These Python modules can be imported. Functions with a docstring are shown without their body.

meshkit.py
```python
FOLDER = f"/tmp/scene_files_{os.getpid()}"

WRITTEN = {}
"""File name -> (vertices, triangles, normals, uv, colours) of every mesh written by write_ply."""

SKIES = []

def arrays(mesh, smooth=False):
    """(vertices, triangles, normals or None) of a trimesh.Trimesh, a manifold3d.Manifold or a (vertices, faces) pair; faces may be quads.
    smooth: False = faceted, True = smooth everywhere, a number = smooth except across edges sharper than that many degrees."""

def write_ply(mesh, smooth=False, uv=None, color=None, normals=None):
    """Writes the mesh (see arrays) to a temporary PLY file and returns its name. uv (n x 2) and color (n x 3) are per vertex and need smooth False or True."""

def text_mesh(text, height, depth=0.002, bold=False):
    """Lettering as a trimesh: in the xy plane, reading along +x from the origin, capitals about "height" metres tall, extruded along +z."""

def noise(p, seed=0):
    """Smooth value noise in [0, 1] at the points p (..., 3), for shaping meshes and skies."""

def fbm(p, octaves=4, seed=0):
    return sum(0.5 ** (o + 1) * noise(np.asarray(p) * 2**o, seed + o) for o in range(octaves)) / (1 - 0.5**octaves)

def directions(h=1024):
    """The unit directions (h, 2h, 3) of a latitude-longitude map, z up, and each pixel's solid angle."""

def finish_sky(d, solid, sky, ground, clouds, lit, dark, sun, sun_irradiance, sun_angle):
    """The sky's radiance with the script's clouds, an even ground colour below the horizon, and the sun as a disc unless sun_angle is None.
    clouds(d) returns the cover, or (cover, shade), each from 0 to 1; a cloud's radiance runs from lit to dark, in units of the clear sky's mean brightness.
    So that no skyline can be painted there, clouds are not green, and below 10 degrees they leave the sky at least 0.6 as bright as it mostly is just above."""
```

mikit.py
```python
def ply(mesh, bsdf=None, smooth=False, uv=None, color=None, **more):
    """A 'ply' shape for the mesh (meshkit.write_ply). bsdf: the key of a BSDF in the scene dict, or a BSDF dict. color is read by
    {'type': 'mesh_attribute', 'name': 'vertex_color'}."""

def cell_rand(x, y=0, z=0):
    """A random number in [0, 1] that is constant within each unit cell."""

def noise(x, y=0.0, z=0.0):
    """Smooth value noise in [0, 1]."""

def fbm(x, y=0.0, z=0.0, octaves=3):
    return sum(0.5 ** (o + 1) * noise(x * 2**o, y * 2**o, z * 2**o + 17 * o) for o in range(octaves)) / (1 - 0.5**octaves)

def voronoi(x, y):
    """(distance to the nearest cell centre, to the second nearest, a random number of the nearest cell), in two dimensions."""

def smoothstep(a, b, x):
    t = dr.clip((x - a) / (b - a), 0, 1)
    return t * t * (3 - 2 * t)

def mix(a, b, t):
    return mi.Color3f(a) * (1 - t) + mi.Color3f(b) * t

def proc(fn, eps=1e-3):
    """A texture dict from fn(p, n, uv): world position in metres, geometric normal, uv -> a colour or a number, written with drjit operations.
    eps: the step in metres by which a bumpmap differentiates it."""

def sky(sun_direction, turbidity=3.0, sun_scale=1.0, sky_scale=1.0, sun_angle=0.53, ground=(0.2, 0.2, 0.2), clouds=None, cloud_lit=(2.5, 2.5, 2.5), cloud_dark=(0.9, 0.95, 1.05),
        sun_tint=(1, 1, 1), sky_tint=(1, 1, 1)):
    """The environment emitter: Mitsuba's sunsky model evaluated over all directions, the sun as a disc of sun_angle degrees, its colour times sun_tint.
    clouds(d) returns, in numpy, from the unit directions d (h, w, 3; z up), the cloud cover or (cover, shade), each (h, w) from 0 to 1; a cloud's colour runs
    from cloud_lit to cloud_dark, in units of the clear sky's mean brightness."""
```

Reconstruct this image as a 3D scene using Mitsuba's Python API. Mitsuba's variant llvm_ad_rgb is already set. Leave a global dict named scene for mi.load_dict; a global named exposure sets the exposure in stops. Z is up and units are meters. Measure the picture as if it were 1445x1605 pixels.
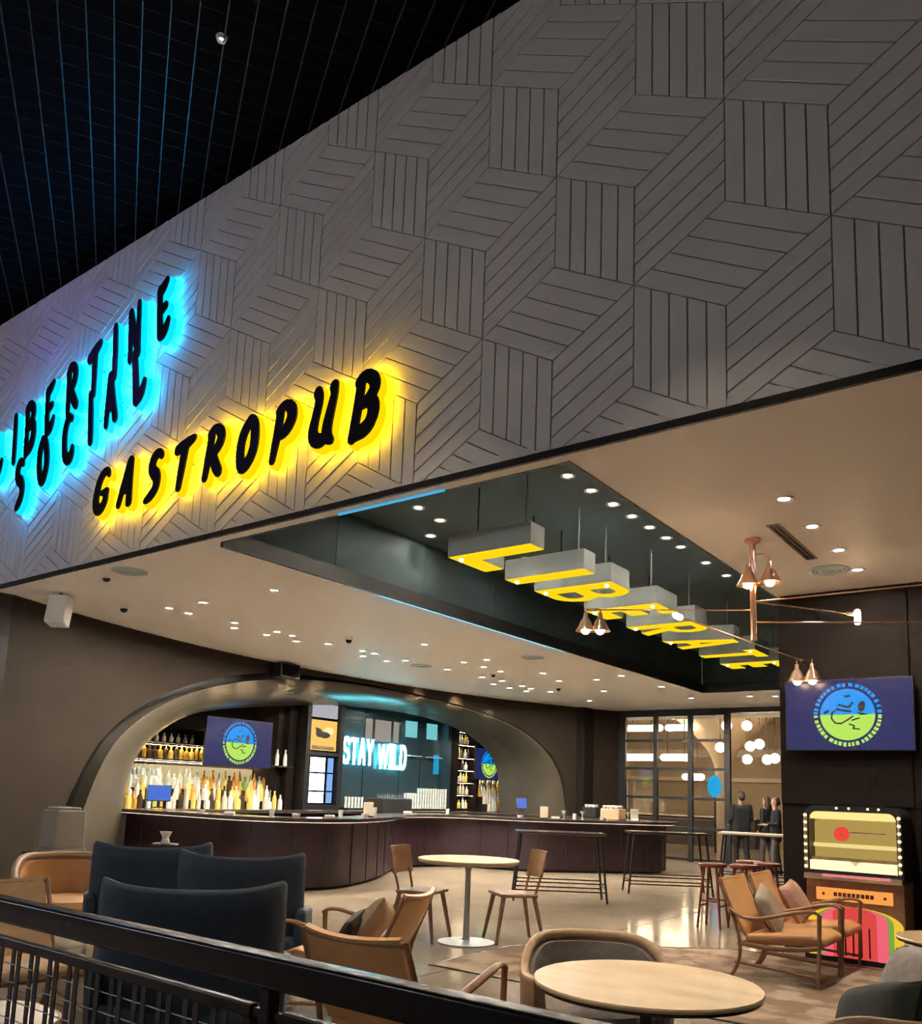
import math, random
import numpy as np, trimesh, mitsuba as mi, drjit as dr, manifold3d as m3, shapely
from shapely.geometry import Polygon, LineString, Point, box as sbox
from shapely import affinity
import mikit, meshkit

random.seed(7)
T = mi.ScalarTransform4f
scene, labels = {}, {}

# ------------------------------------------------------------------ camera, ambient light, exposure
exposure = 3.0                                   # all radiances below are given for exposure 0 and divided by 8
UNIT = 2.0 ** -exposure
W, H = 1445, 1605
FOCAL, CY = 1336.5, 1044.4                      # pixels; the photograph is an upright-corrected crop: principal point below the middle
YAW, PITCH, ROLL = math.radians(-37.19), math.radians(8.43), math.radians(2.13)
EYE = np.array([0.0, 0.0, 1.55])
fw = np.array([math.sin(YAW) * math.cos(PITCH), math.cos(YAW) * math.cos(PITCH), math.sin(PITCH)])
rt = np.array([math.cos(YAW), -math.sin(YAW), 0.0])
up = np.cross(rt, fw)
up = up * math.cos(ROLL) - rt * math.sin(ROLL)
scene['camera'] = {'type': 'perspective', 'fov': math.degrees(2 * math.atan(W / 2 / FOCAL)), 'fov_axis': 'x', 'near_clip': 0.05, 'far_clip': 200.0,
                   'principal_point_offset_y': -(CY - H / 2) / H, 'principal_point_offset_x': 0.0,
                   'to_world': T().look_at(origin=EYE.tolist(), target=(EYE + fw).tolist(), up=up.tolist())}
# dim warm glow of the casino hall that lies behind the camera
HALL_GLOW = (0.12, 0.114, 0.112)
scene['hall_glow'] = {'type': 'constant', 'radiance': {'type': 'rgb', 'value': [UNIT * c for c in HALL_GLOW]}, 'sampling_weight': 14.0}
LAMP = 39.0                                       # strength of the recessed downlights
CEIL, FY = 3.976, 5.057                          # ceiling height, plane of the facade

# ------------------------------------------------------------------ materials
def rgb(*c): return {'type': 'rgb', 'value': list(map(float, c))}
def mat(name, color, rough=0.5, metal=0.0, spec=0.5, **kw):
    d = {'type': 'principled', 'base_color': color if isinstance(color, dict) else rgb(*color), 'roughness': rough, 'metallic': metal, 'specular': spec}
    d.update(kw)
    scene[name] = {'type': 'twosided', 'bsdf': d}
    return name
fbm, noise, mix, ss = mikit.fbm, mikit.noise, mikit.mix, mikit.smoothstep
mat('m_plaster', mikit.proc(lambda p, n, uv: mix((.50, .485, .47), (.56, .545, .53), fbm(p.x * 2, p.y * 2, p.z * 2))), .75, spec=.25)
mat('m_backing', (.22, .21, .20), .9, spec=.1)
mat('m_ceiling', mikit.proc(lambda p, n, uv: mix((.78, .725, .67), (.83, .775, .72), fbm(p.x * .7, p.y * .7, p.z))), .55, spec=.3)
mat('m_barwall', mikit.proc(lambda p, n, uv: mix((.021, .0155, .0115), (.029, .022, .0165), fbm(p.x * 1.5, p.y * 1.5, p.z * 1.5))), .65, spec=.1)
mat('m_shell', mikit.proc(lambda p, n, uv: mix((.055, .047, .034), (.075, .065, .048), fbm(p.x * 2, p.y * 2, p.z * 2))), .33, spec=.6)
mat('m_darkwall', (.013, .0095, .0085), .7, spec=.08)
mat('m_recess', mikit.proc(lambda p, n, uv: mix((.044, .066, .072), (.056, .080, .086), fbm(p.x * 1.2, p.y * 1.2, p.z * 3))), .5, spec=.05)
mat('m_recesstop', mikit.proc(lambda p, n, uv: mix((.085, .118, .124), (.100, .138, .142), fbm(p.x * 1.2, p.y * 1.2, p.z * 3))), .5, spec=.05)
mat('m_floor', mikit.proc(lambda p, n, uv: mix((.135, .11, .080), (.235, .195, .145), fbm(p.x * 1.3, p.y * 1.3, 0, 4) * .7 + .3 * noise(p.x * 30, p.y * 30))), .11, spec=.6)
mat('m_hallfloor', mikit.proc(lambda p, n, uv: mix((.26, .20, .16), (.36, .28, .22), fbm(p.x * 2, p.y * 2, 0))), .7, spec=.2)
mat('m_black', (.012, .012, .013), .35)
mat('m_blackmatte', (.003, .003, .0035), .85, spec=.05)
mat('m_rail', (.004, .005, .007), .22, spec=.22)
mat('m_steel', (.025, .025, .027), .4, metal=.5)
mat('m_wire', (.34, .36, .37), .45, metal=.5)
mat('m_chrome', (.75, .74, .72), .15, metal=1.0)
mat('m_copper', (.80, .50, .34), .25, metal=1.0)
mat('m_brass', (.70, .55, .32), .25, metal=1.0)
mat('m_grid', (.015, .02, .026), .4, metal=.2)
mat('m_white', (.70, .68, .64), .5)
mat('m_cream', (.62, .56, .45), .5)
mat('m_lamp', (.02, .02, .02), .9, spec=.0)
mat('m_letterblack', (.006, .006, .007), .5, spec=.2)
mat('m_lettergrey', (.46, .53, .54), .5, spec=.3)
def wood(c0, c1, k):
    return mikit.proc(lambda p, n, uv: mix(c0, c1, fbm(p.x * 3 * k, p.y * 3 * k, p.z * 9 * k) * .6 + .4 * noise(p.x * 40 + p.y * 22, p.z * 55, p.y * 9)))
mat('m_wood', wood((.17, .085, .042), (.30, .165, .085), 2.0), .3, spec=.5)
mat('m_paleply', wood((.33, .21, .115), (.50, .34, .20), 1.5), .35, spec=.5)
mat('m_redwood', (.14, .028, .020), .35)
mat('m_tan', mikit.proc(lambda p, n, uv: mix((.42, .215, .085), (.55, .30, .13), fbm(p.x * 5, p.y * 5, p.z * 5))), .42, spec=.45)
mat('m_brown', mikit.proc(lambda p, n, uv: mix((.20, .125, .075), (.30, .20, .125), fbm(p.x * 6, p.y * 6, p.z * 6))), .35, spec=.5)
mat('m_greyfab', mikit.proc(lambda p, n, uv: mix((.16, .14, .13), (.26, .23, .21), fbm(p.x * 25, p.y * 25, p.z * 25))), .8, spec=.2, sheen=.4)
mat('m_bluefab', mikit.proc(lambda p, n, uv: mix((.020, .032, .052), (.032, .050, .076), fbm(p.x * 30, p.y * 30, p.z * 30))), .75, spec=.25, sheen=.8)
mat('m_darkfab', (.022, .026, .024), .8, spec=.2, sheen=.3)
mat('m_pillow', mikit.proc(lambda p, n, uv: mix((.25, .20, .14), (.33, .27, .20), fbm(p.x * 40, p.y * 40, p.z * 40))), .85, spec=.15, sheen=.3)
mat('m_pinkfab', (.36, .22, .16), .8, spec=.15)
mat('m_tabletop', mikit.proc(lambda p, n, uv: mix((.46, .33, .18), (.64, .48, .29), fbm(p.x * 2.5, p.y * 9, p.z * 3, 4))), .3, spec=.5)
mat('m_aubergine', mikit.proc(lambda p, n, uv: mix((.022, .0105, .015), (.032, .016, .022), fbm(p.x * 4, p.y * 4, p.z * 4))), .38, spec=.5)
mat('m_counter', (.035, .028, .024), .12, spec=.8)
mat('m_rug', mikit.proc(lambda p, n, uv: mix((.16, .11, .075), (.27, .21, .155), ss(.35, .65, fbm(p.x * 5, p.y * 5, 0, 4)))), .9, spec=.1)
mat('m_skin', (.50, .30, .21), .5)
mat('m_cloth', (.020, .020, .023), .8, spec=.2)
mat('m_clothgrey', (.09, .08, .08), .8, spec=.2)
mat('m_hair', (.03, .02, .015), .6)
mat('m_slate', (.26, .23, .19), .6, spec=.2)
mat('m_screen', (.008, .008, .012), .3, spec=.15)
mat('m_g_amber', (.62, .33, .06), .15, spec=.7)
mat('m_g_green', (.16, .42, .10), .15, spec=.7)
mat('m_g_clear', (.72, .76, .72), .12, spec=.8)
mat('m_g_gold', (.75, .60, .16), .15, spec=.7)
mat('m_g_dark', (.06, .04, .025), .12, spec=.8)
mat('m_g_orange', (.80, .28, .04), .2, spec=.6)
mat('m_warmwall', (.46, .37, .26), .7, spec=.2)
mat('m_bluepanel', (.025, .05, .065), .25, spec=.6)  # teal cast of the neon sign is mixed into this panel colour
scene['m_pane'] = {'type': 'thindielectric', 'int_ior': 1.5}
scene['m_mirror'] = {'type': 'twosided', 'bsdf': {'type': 'roughconductor', 'alpha': .06, 'specular_reflectance': rgb(.45, .46, .46)}}

def glow(r, g, b, weight=1.0): return {'emitter': {'type': 'area', 'radiance': rgb(r * UNIT, g * UNIT, b * UNIT), 'sampling_weight': weight}}

# ------------------------------------------------------------------ mesh helpers
def A(v): return np.asarray(v, float)
def tm(v, f): return trimesh.Trimesh(A(v), np.asarray(f, int), process=False)
def cat(ms):
    ms = [m for m in ms if m is not None]
    return trimesh.util.concatenate(ms) if len(ms) > 1 else ms[0]
def move(m, M=None, loc=None, rz=0.0):
    m = m.copy()
    if rz: m.apply_transform(trimesh.transformations.rotation_matrix(rz, [0, 0, 1]))
    if loc is not None: m.apply_translation(loc)
    if M is not None: m.apply_transform(M)
    return m
def bx(x0, x1, y0, y1, z0, z1):
    return trimesh.creation.box(bounds=[[min(x0, x1), min(y0, y1), min(z0, z1)], [max(x0, x1), max(y0, y1), max(z0, z1)]])
def m2t(man):
    q = man.to_mesh(); return tm(q.vert_properties[:, :3], q.tri_verts)
def ball(c, r, n=12): return m3.Manifold.sphere(r, n).translate([float(x) for x in c])
def rbox(x0, x1, y0, y1, z0, z1, r=.02, n=12):
    """a box with rounded edges"""
    r = min(r, (x1 - x0) / 2 - 1e-4, (y1 - y0) / 2 - 1e-4, (z1 - z0) / 2 - 1e-4)
    return m2t(m3.Manifold.batch_hull([ball((x, y, z), r, n) for x in (x0 + r, x1 - r) for y in (y0 + r, y1 - r) for z in (z0 + r, z1 - r)]))
def hull(pts): return m2t(m3.Manifold.batch_hull([ball(p[:3], p[3], p[4] if len(p) > 4 else 12) for p in pts]))
def spline(pts, n):
    pts = A(pts)
    from scipy.interpolate import CubicSpline
    d = np.r_[0, np.cumsum(np.linalg.norm(np.diff(pts[:, :3], axis=0), axis=1))]
    return CubicSpline(d, pts)(np.linspace(0, d[-1], n))
def tube(path, r, sides=8, flat=None, caps=True, closed=False):
    """sweep of a circle, or of an ellipse flat=(side factor, up factor)"""
    p = A(path)[:, :3]; n = len(p)
    r = np.broadcast_to(A(r), (n,))
    t = np.gradient(p, axis=0) if not closed else np.roll(p, -1, 0) - np.roll(p, 1, 0)
    t /= np.linalg.norm(t, axis=1, keepdims=True) + 1e-12
    ref = A([0, 0, 1.0]) if np.abs(t[:, 2]).mean() < .8 else A([1.0, 0, 0])
    a = np.cross(t, ref); a /= np.linalg.norm(a, axis=1, keepdims=True) + 1e-12
    b = np.cross(a, t)
    fx, fz = flat or (1, 1)
    ang = np.arange(sides) * 2 * np.pi / sides + np.pi / sides
    v = p[:, None] + r[:, None, None] * (np.cos(ang)[None, :, None] * a[:, None] * fx + np.sin(ang)[None, :, None] * b[:, None] * fz)
    f = []
    for i in range(n if closed else n - 1):
        k = (i + 1) % n
        for j in range(sides):
            j2 = (j + 1) % sides
            f += [[i * sides + j, k * sides + j2, i * sides + j2], [i * sides + j, k * sides + j, k * sides + j2]]
    if caps and not closed:
        for j in range(1, sides - 1):
            f += [[0, j, j + 1], [(n - 1) * sides, (n - 1) * sides + j + 1, (n - 1) * sides + j]]
    m = tm(v.reshape(-1, 3), f)
    if m.volume < 0: m.invert()
    return m
def rod(a, b, r, sides=8, r2=None): return tube([a, b], [r, r if r2 is None else r2], sides)
def lathe(prof, n=20, c=(0, 0, 0)):
    """prof: (radius, z) from bottom to top"""
    prof = A(prof); k = len(prof)
    ang = np.arange(n) * 2 * np.pi / n
    v = np.stack([prof[:, None, 0] * np.cos(ang), prof[:, None, 0] * np.sin(ang), np.broadcast_to(prof[:, None, 1], (k, n))], -1).reshape(-1, 3)
    f = []
    for i in range(k - 1):
        for j in range(n):
            j2 = (j + 1) % n
            f += [[i * n + j, i * n + j2, (i + 1) * n + j2], [i * n + j, (i + 1) * n + j2, (i + 1) * n + j]]
    if prof[0, 0] > 1e-6: f += [[0, j + 1, j] for j in range(1, n - 1)]
    if prof[-1, 0] > 1e-6: f += [[(k - 1) * n, (k - 1) * n + j, (k - 1) * n + j + 1] for j in range(1, n - 1)]
    m = tm(v, f); m.apply_translation(c); return m
def extrude(poly, h):
    out = []
    for g in getattr(poly, 'geoms', [poly]):
        if g.area > 1e-7 and g.geom_type == 'Polygon': out.append(trimesh.creation.extrude_polygon(g, h, engine='earcut'))
    return cat(out)
def axes(o, ex, ey, ez):
    M = np.eye(4); M[:3, 0], M[:3, 1], M[:3, 2], M[:3, 3] = ex, ey, ez, o; return M
def convex_slab(poly, h, bev):
    """bevelled plank over a convex polygon in the xy plane, rising to z = h"""
    outer = np.array(shapely.geometry.polygon.orient(poly, 1).exterior.coords)[:-1]
    c = outer.mean(0); n = len(outer)
    ins = []
    for i in range(n):
        p, q, s = outer[i - 1], outer[i], outer[(i + 1) % n]
        d1 = (q - p) / (np.linalg.norm(q - p) + 1e-9); d2 = (s - q) / (np.linalg.norm(s - q) + 1e-9)
        n1, n2 = A([-d1[1], d1[0]]), A([-d2[1], d2[0]])
        m = n1 + n2; m /= max(m @ n1, .35) * 1.0 if np.linalg.norm(m) > 1e-6 else 1
        ins.append(q + bev * m * 1.0)
    ins = A(ins)
    v = np.vstack([np.c_[outer, np.zeros(n)], np.c_[outer, np.full(n, h - bev)], np.c_[ins, np.full(n, h)]])
    f = []
    for k in (0, 1):
        for i in range(n):
            j = (i + 1) % n
            f += [[k * n + i, k * n + j, (k + 1) * n + j], [k * n + i, (k + 1) * n + j, (k + 1) * n + i]]
    f += [[2 * n, 2 * n + i, 2 * n + i + 1] for i in range(1, n - 1)]
    return tm(v, f)

# ------------------------------------------------------------------ naming
def numbered(key):
    if not any(k == key or k.startswith(key + '__') for k in scene) and key not in labels: return key
    i = 1
    while any(k == f'{key}_{i:03d}' or k.startswith(f'{key}_{i:03d}__') for k in keys_of(key)) or f'{key}_{i:03d}' in labels: i += 1
    return f'{key}_{i:03d}'
_count = {}
def keys_of(key): return [k for k in scene if k.startswith(key)]
def name(key):
    """the next free key"""
    n = _count.get(key, 0); _count[key] = n + 1
    return key if n == 0 else f'{key}_{n:03d}'
def put(key, mesh, m, smooth=False, parent=None, at=None, label=None, **more):
    k = name(key if parent is None else parent + '__' + key)
    d = mesh if isinstance(mesh, dict) else mikit.ply(mesh, m, smooth=smooth)
    d = {**d, **more}
    if at is not None: d['to_world'] = T(np.asarray(at, float).tolist())
    scene[k] = d
    if label: labels[k] = {'label': label}
    return k
def tag(k, label, category=None, group=None, kind=None):
    d = labels.setdefault(k, {})
    for a, b in (('label', label), ('category', category), ('group', group), ('kind', kind)):
        if b: d[a] = b
    return k
def thing(key, label, category, group=None):
    return tag(name(key), label, category, group)
def struct(key, mesh, m, smooth=False, label=None, **more):
    k = put(key, mesh, m, smooth, **more); tag(k, label or key.replace('_', ' '), None, None, 'structure'); return k
def Tm(x, y, z=0.0, rz=0.0, s=1.0):
    c, q = math.cos(rz) * s, math.sin(rz) * s
    return np.array([[c, -q, 0, x], [q, c, 0, y], [0, 0, s, z], [0, 0, 0, 1.0]])
class Proto:
    """a thing built once: parts (path below the thing, ply dict); place() gives every copy entries of its own"""
    def __init__(self): self.parts = []
    def add(self, path, mesh, m, smooth=False, **more): self.parts.append((path, {**mikit.ply(mesh, m, smooth=smooth), **more})); return self
    def place(self, key, M, label, category, group=None, swap=None):
        k = thing(key, label, category, group)
        at = T(np.asarray(M, float).tolist())
        for path, d in self.parts:
            d = {**d, 'to_world': at}
            if swap and d['bsdf']['id'] in swap: d['bsdf'] = {'type': 'ref', 'id': swap[d['bsdf']['id']]}
            scene[k + '__' + path if path else k] = d
        return k

# ================================================================== SETTING
# floor: polished slabs with sawn joints, hall carpet towards the camera
struct('floor', bx(-22, 8, 4.6, 24.5, -.12, -.012), 'm_backing', label='polished floor of the bar under the lounge and counter')
for i, x in enumerate(np.arange(-22.75, 8, 3.0)):
    for y in np.arange(0.3, 24, 3.0):
        if -17 < x < 3 and x < .6 * y + 3:
            put('slab', convex_slab(sbox(x + .004, y + .004, x + 2.996, y + 2.996), .012, .003), 'm_floor', parent='floor', at=Tm(0, 0, -.012))
struct('floor_hall', bx(-22, 8, -14, .28, -.12, 0.0), 'm_hallfloor', label='dark carpeted hall floor before the railing')

# ceiling with the long rectangular recess
RX0, RX1, RY0, RY1, RZ = -7.05, -3.0, 5.18, 18.15, 4.80
cl = cat([bx(-17, RX0, FY + .01, 24.4, CEIL, CEIL + .12), bx(RX1, 5, FY + .01, 24.4, CEIL, CEIL + .12), bx(RX0, RX1, FY + .01, RY0, CEIL, CEIL + .12), bx(RX0, RX1, RY1, 24.4, CEIL, CEIL + .12)])
struct('ceiling', cl, 'm_ceiling', label='pale ceiling over the bar with a long dark recess')
n = 0
for x0, x1, horiz in ((RX0, RY0, 0), (RX1, RY0, 0)):
    for y in np.arange(RY0, RY1 - .1, 1.62):
        y1 = min(y + 1.61, RY1)
        xx = (RX0 - .03, RX0) if x0 == RX0 else (RX1, RX1 + .03)
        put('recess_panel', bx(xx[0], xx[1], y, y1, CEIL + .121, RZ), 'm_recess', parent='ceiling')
for y in (RY0, RY1):
    for x in np.arange(RX0, RX1 - .1, 1.35):
        yy = (RY0 - .03, RY0) if y == RY0 else (RY1, RY1 + .03)
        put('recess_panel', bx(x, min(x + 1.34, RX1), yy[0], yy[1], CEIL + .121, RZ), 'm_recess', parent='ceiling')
for y in np.arange(RY0, RY1 - .1, 3.243):
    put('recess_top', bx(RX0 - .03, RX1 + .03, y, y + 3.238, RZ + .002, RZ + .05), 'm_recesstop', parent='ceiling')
e = .05
put('recess_trim', cat([bx(RX0, RX0 + e, RY0, RY1, CEIL - .055, CEIL + .12), bx(RX0 + e, RX1, RY1 - e, RY1, CEIL - .055, CEIL + .12), bx(RX0 + e, RX1, RY0, RY0 + .02, CEIL - .005, CEIL + .12), bx(RX1 - .02, RX1, RY0 + .02, RY1 - e, CEIL - .005, CEIL + .12)]), 'm_black', parent='ceiling', label='thin black edge of the recess')

# facade over the opening: tumbling-block pattern of planks
FX0, FZ0, L = -2.438, 5.099, 0.75
FZT = 7.995
F2 = axes([0, FY, 0], [1, 0, 0], [0, 0, 1], [0, -1, 0])
struct('wall_front', bx(-19, 4.5, FY + .001, FY + .16, CEIL + .13, 8.0), 'm_backing', label='plank-clad facade above the opening to the bar')
vb, vc = L * A([math.cos(math.pi / 6), -.5]), L * A([-math.cos(math.pi / 6), -.5])
va = vb + vc
field = sbox(-18.9, CEIL + .055, 4.4, FZT)
planks = []
def rhombus(p, along, across, tilt):
    for k in range(5):
        q = p + across * k / 5; w = across / 5
        c2 = abs(along[0] * across[1] - along[1] * across[0]) / np.linalg.norm(along) / 5   # true width
        g = .005 if not tilt else .0035
        s0, s1 = g / c2, 1 - g / c2
        e0 = .004 / np.linalg.norm(along)
        poly = Polygon([q + along * e0 + w * s0, q + along * (1 - e0) + w * s0, q + along * (1 - e0) + w * s1, q + along * e0 + w * s1]).intersection(field)
        if poly.geom_type == 'Polygon' and poly.area > 1e-3: planks.append((poly, tilt, along))
for i in range(-34, 30):
    for j in range(-34, 30):
        p = A([FX0, FZ0]) + i * vb + j * vc
        if not (-20 < p[0] < 6 and 2.5 < p[1] < 10): continue
        if (i + j) % 3 == 0:         # one cube of the pattern for every third lattice point
            rhombus(p, va, vb, 0)                  # upright planks
            rhombus(p + va, vb, vc, 0)             # level planks
            rhombus(p + va + vb, vc, va, 1)        # slanting planks
def seen_size(pl):
    c = A(pl[0].centroid.coords[0]); d = np.array([c[0], FY, c[1]]) - EYE; dep = d @ fw
    px, py = W / 2 + FOCAL * (d @ rt) / dep, CY - FOCAL * (d @ up) / dep
    inside = -20 < px < W + 20 and -20 < py < H + 20
    return (pl[0].area * FY / (np.linalg.norm(d) ** 3)) * (1 if inside else 1e-4)
planks.sort(key=seen_size, reverse=True)
def plank_mesh(pl):
    poly, tilt, al = pl
    m = convex_slab(poly, .014, .003)
    if tilt:                         # weatherboard-like: one long edge stands proud
        nrm = A([-al[1], al[0]]) / np.linalg.norm(al); v = m.vertices
        t = v[:, :2] @ nrm; t = (t - t.min()) / (np.ptp(t) + 1e-9)
        v[:, 2] = np.where(v[:, 2] > .005, .004 + (v[:, 2] - .004) * (.45 + .65 * t), v[:, 2]); m.vertices = v
    return move(m, F2)
for pl in planks[:300]: put('plank', plank_mesh(pl), 'm_plaster', parent='wall_front')
rest = put('far_planks', cat([plank_mesh(pl) for pl in planks[300:]]), 'm_plaster', parent='wall_front'); tag(rest, 'smallest planks of the facade pattern', None, None, 'stuff')
put('top_cap', bx(-19, 4.5, FY + .03, FY + .16, 8.001, 8.318), 'm_blackmatte', parent='wall_front')
put('bottom_trim', bx(-19, 4.5, FY - .03, FY + .0, CEIL - .005, CEIL + .05), 'm_black', parent='wall_front', label='black strip along the lower edge of the facade')
put('soffit_lip', bx(-17, 4.5, FY + .0, FY + .02, CEIL - .004, CEIL + .12), 'm_ceiling', parent='wall_front')
# pillar wall at the left end, carrying the facade down to the floor
struct('wall_left', cat([bx(-19, -11.72, FY - .015, FY + .25, 0, CEIL - .01)]), 'm_plaster', label='pale wall end left of the bar opening')
put('corner_bead', bx(-11.74, -11.66, FY - .022, FY + .26, 0, CEIL - .01), 'm_black', parent='wall_left')
put('groove_strip', bx(-11.86, -11.84, FY - .02, FY - .014, 0, CEIL - .01), 'm_black', parent='wall_left')

# high hall ceiling in front of the facade: black, with an open grid of slim bars
struct('ceiling_hall', bx(-26, 10, -16, FY + .16, 8.32, 8.42), 'm_blackmatte', label='black hall ceiling above the open grid')
gd, gn = A([-.854, .520]), A([.520, .854])
gfield = sbox(-20, -6, 2, FY - .002)
bars = []
for k in range(-60, 60):
    ln = LineString([gn * (k * .2245 + .072) - gd * 40, gn * (k * .2245 + .072) + gd * 40]).intersection(gfield)
    if not ln.is_empty and ln.length > .4: bars.append((ln, 0))
sec = []
for k in range(-90, 90):
    ln = LineString([gd * k * .2245 - gn * 40, gd * k * .2245 + gn * 40]).intersection(gfield)
    if not ln.is_empty and ln.length > .4: sec.append((ln, 1))
def bar_mesh(ln, w, z0, z1):
    a, b = A(ln.coords[0]), A(ln.coords[-1]); d = (b - a) / np.linalg.norm(b - a); o = A([-d[1], d[0]]) * w / 2
    return move(extrude(Polygon([a + o, b + o, b - o, a - o]), z1 - z0), loc=(0, 0, z0))
gk = struct('ceiling_grid', bar_mesh(LineString([(-20, 1.97), (6, 1.97)]), .03, 8.0, 8.06), 'm_grid', label='open grid of slim bars hanging under the black hall ceiling')
near = sorted(bars, key=lambda q: -q[0].length)
for ln, _ in bars: put('long_bar', bar_mesh(ln, .011, 8.0, 8.03), 'm_grid', parent='ceiling_grid')
q = put('cross_bars', cat([bar_mesh(ln, .0018, 8.020, 8.026) for ln, _ in sec]), 'm_grid', parent='ceiling_grid'); tag(q, 'thinner cross bars of the ceiling grid', None, None, 'stuff')

# curved bar wall with the arched portal
def XW(y): return -11.55 - 1.6 * (1 - ((np.asarray(y, float) - 12.6) / 7.6) ** 2)
OUT = spline([(6.30, -.02), (6.38, .55), (6.68, 1.30), (7.12, 2.08), (7.75, 2.64), (8.55, 3.07), (9.8, 3.50), (11.3, 3.78), (12.9, 3.88), (14.6, 3.86), (16.3, 3.74), (17.9, 3.49), (19.1, 3.05), (19.85, 2.35), (20.15, 1.4), (20.25, .6), (20.27, -.02)], 72)
INN = spline([(8.25, -.02), (8.26, .55), (8.3, 1.1), (8.35, 1.62), (8.52, 2.02), (8.9, 2.38), (9.5, 2.72), (10.45, 3.0), (11.8, 3.24), (12.9, 3.38), (14.2, 3.52), (15.6, 3.57), (17.1, 3.50), (18.0, 3.33), (18.8, 3.02), (19.45, 2.4), (19.62, 1.6), (19.68, .6), (19.7, -.02)], 72)
hole = Polygon(OUT)
wallpoly = sbox(5.32, 0.001, 21.75, CEIL - .002).difference(hole)
ms = []
for y in np.arange(5.2, 21.8, .3):
    g = wallpoly.intersection(sbox(y, 0, y + .3, 5))
    if g.area < 1e-5: continue
    m = extrude(g, .2); v = m.vertices.copy()      # (y, z, depth) -> world
    m = tm(np.c_[XW(v[:, 0]) - v[:, 2], v[:, 0], v[:, 1]], m.faces); m.invert() if m.volume < 0 else None
    ms.append(m)
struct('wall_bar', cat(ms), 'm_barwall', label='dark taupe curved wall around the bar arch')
def sheet(curves, depths):
    """surface through curves in (y, z) that lie at these depths behind the curved wall"""
    rows = [np.c_[XW(c[:, 0]) - d, c] for c, d in zip(curves, depths)]
    k = len(rows[0]); v = np.vstack(rows); f = []
    for i in range(len(rows) - 1):
        for j in range(k - 1):
            a, b2, c2, d2 = i * k + j, i * k + j + 1, (i + 1) * k + j + 1, (i + 1) * k + j
            f += [[a, b2, c2], [a, c2, d2]]
    return tm(v, f)
S = np.linspace(0, 1, 14)
ang_ = S * np.pi / 2
prof = .05 + .93 * (1 - np.cos(ang_))
tt = np.linspace(0, 1, len(OUT))[:, None]
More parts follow.
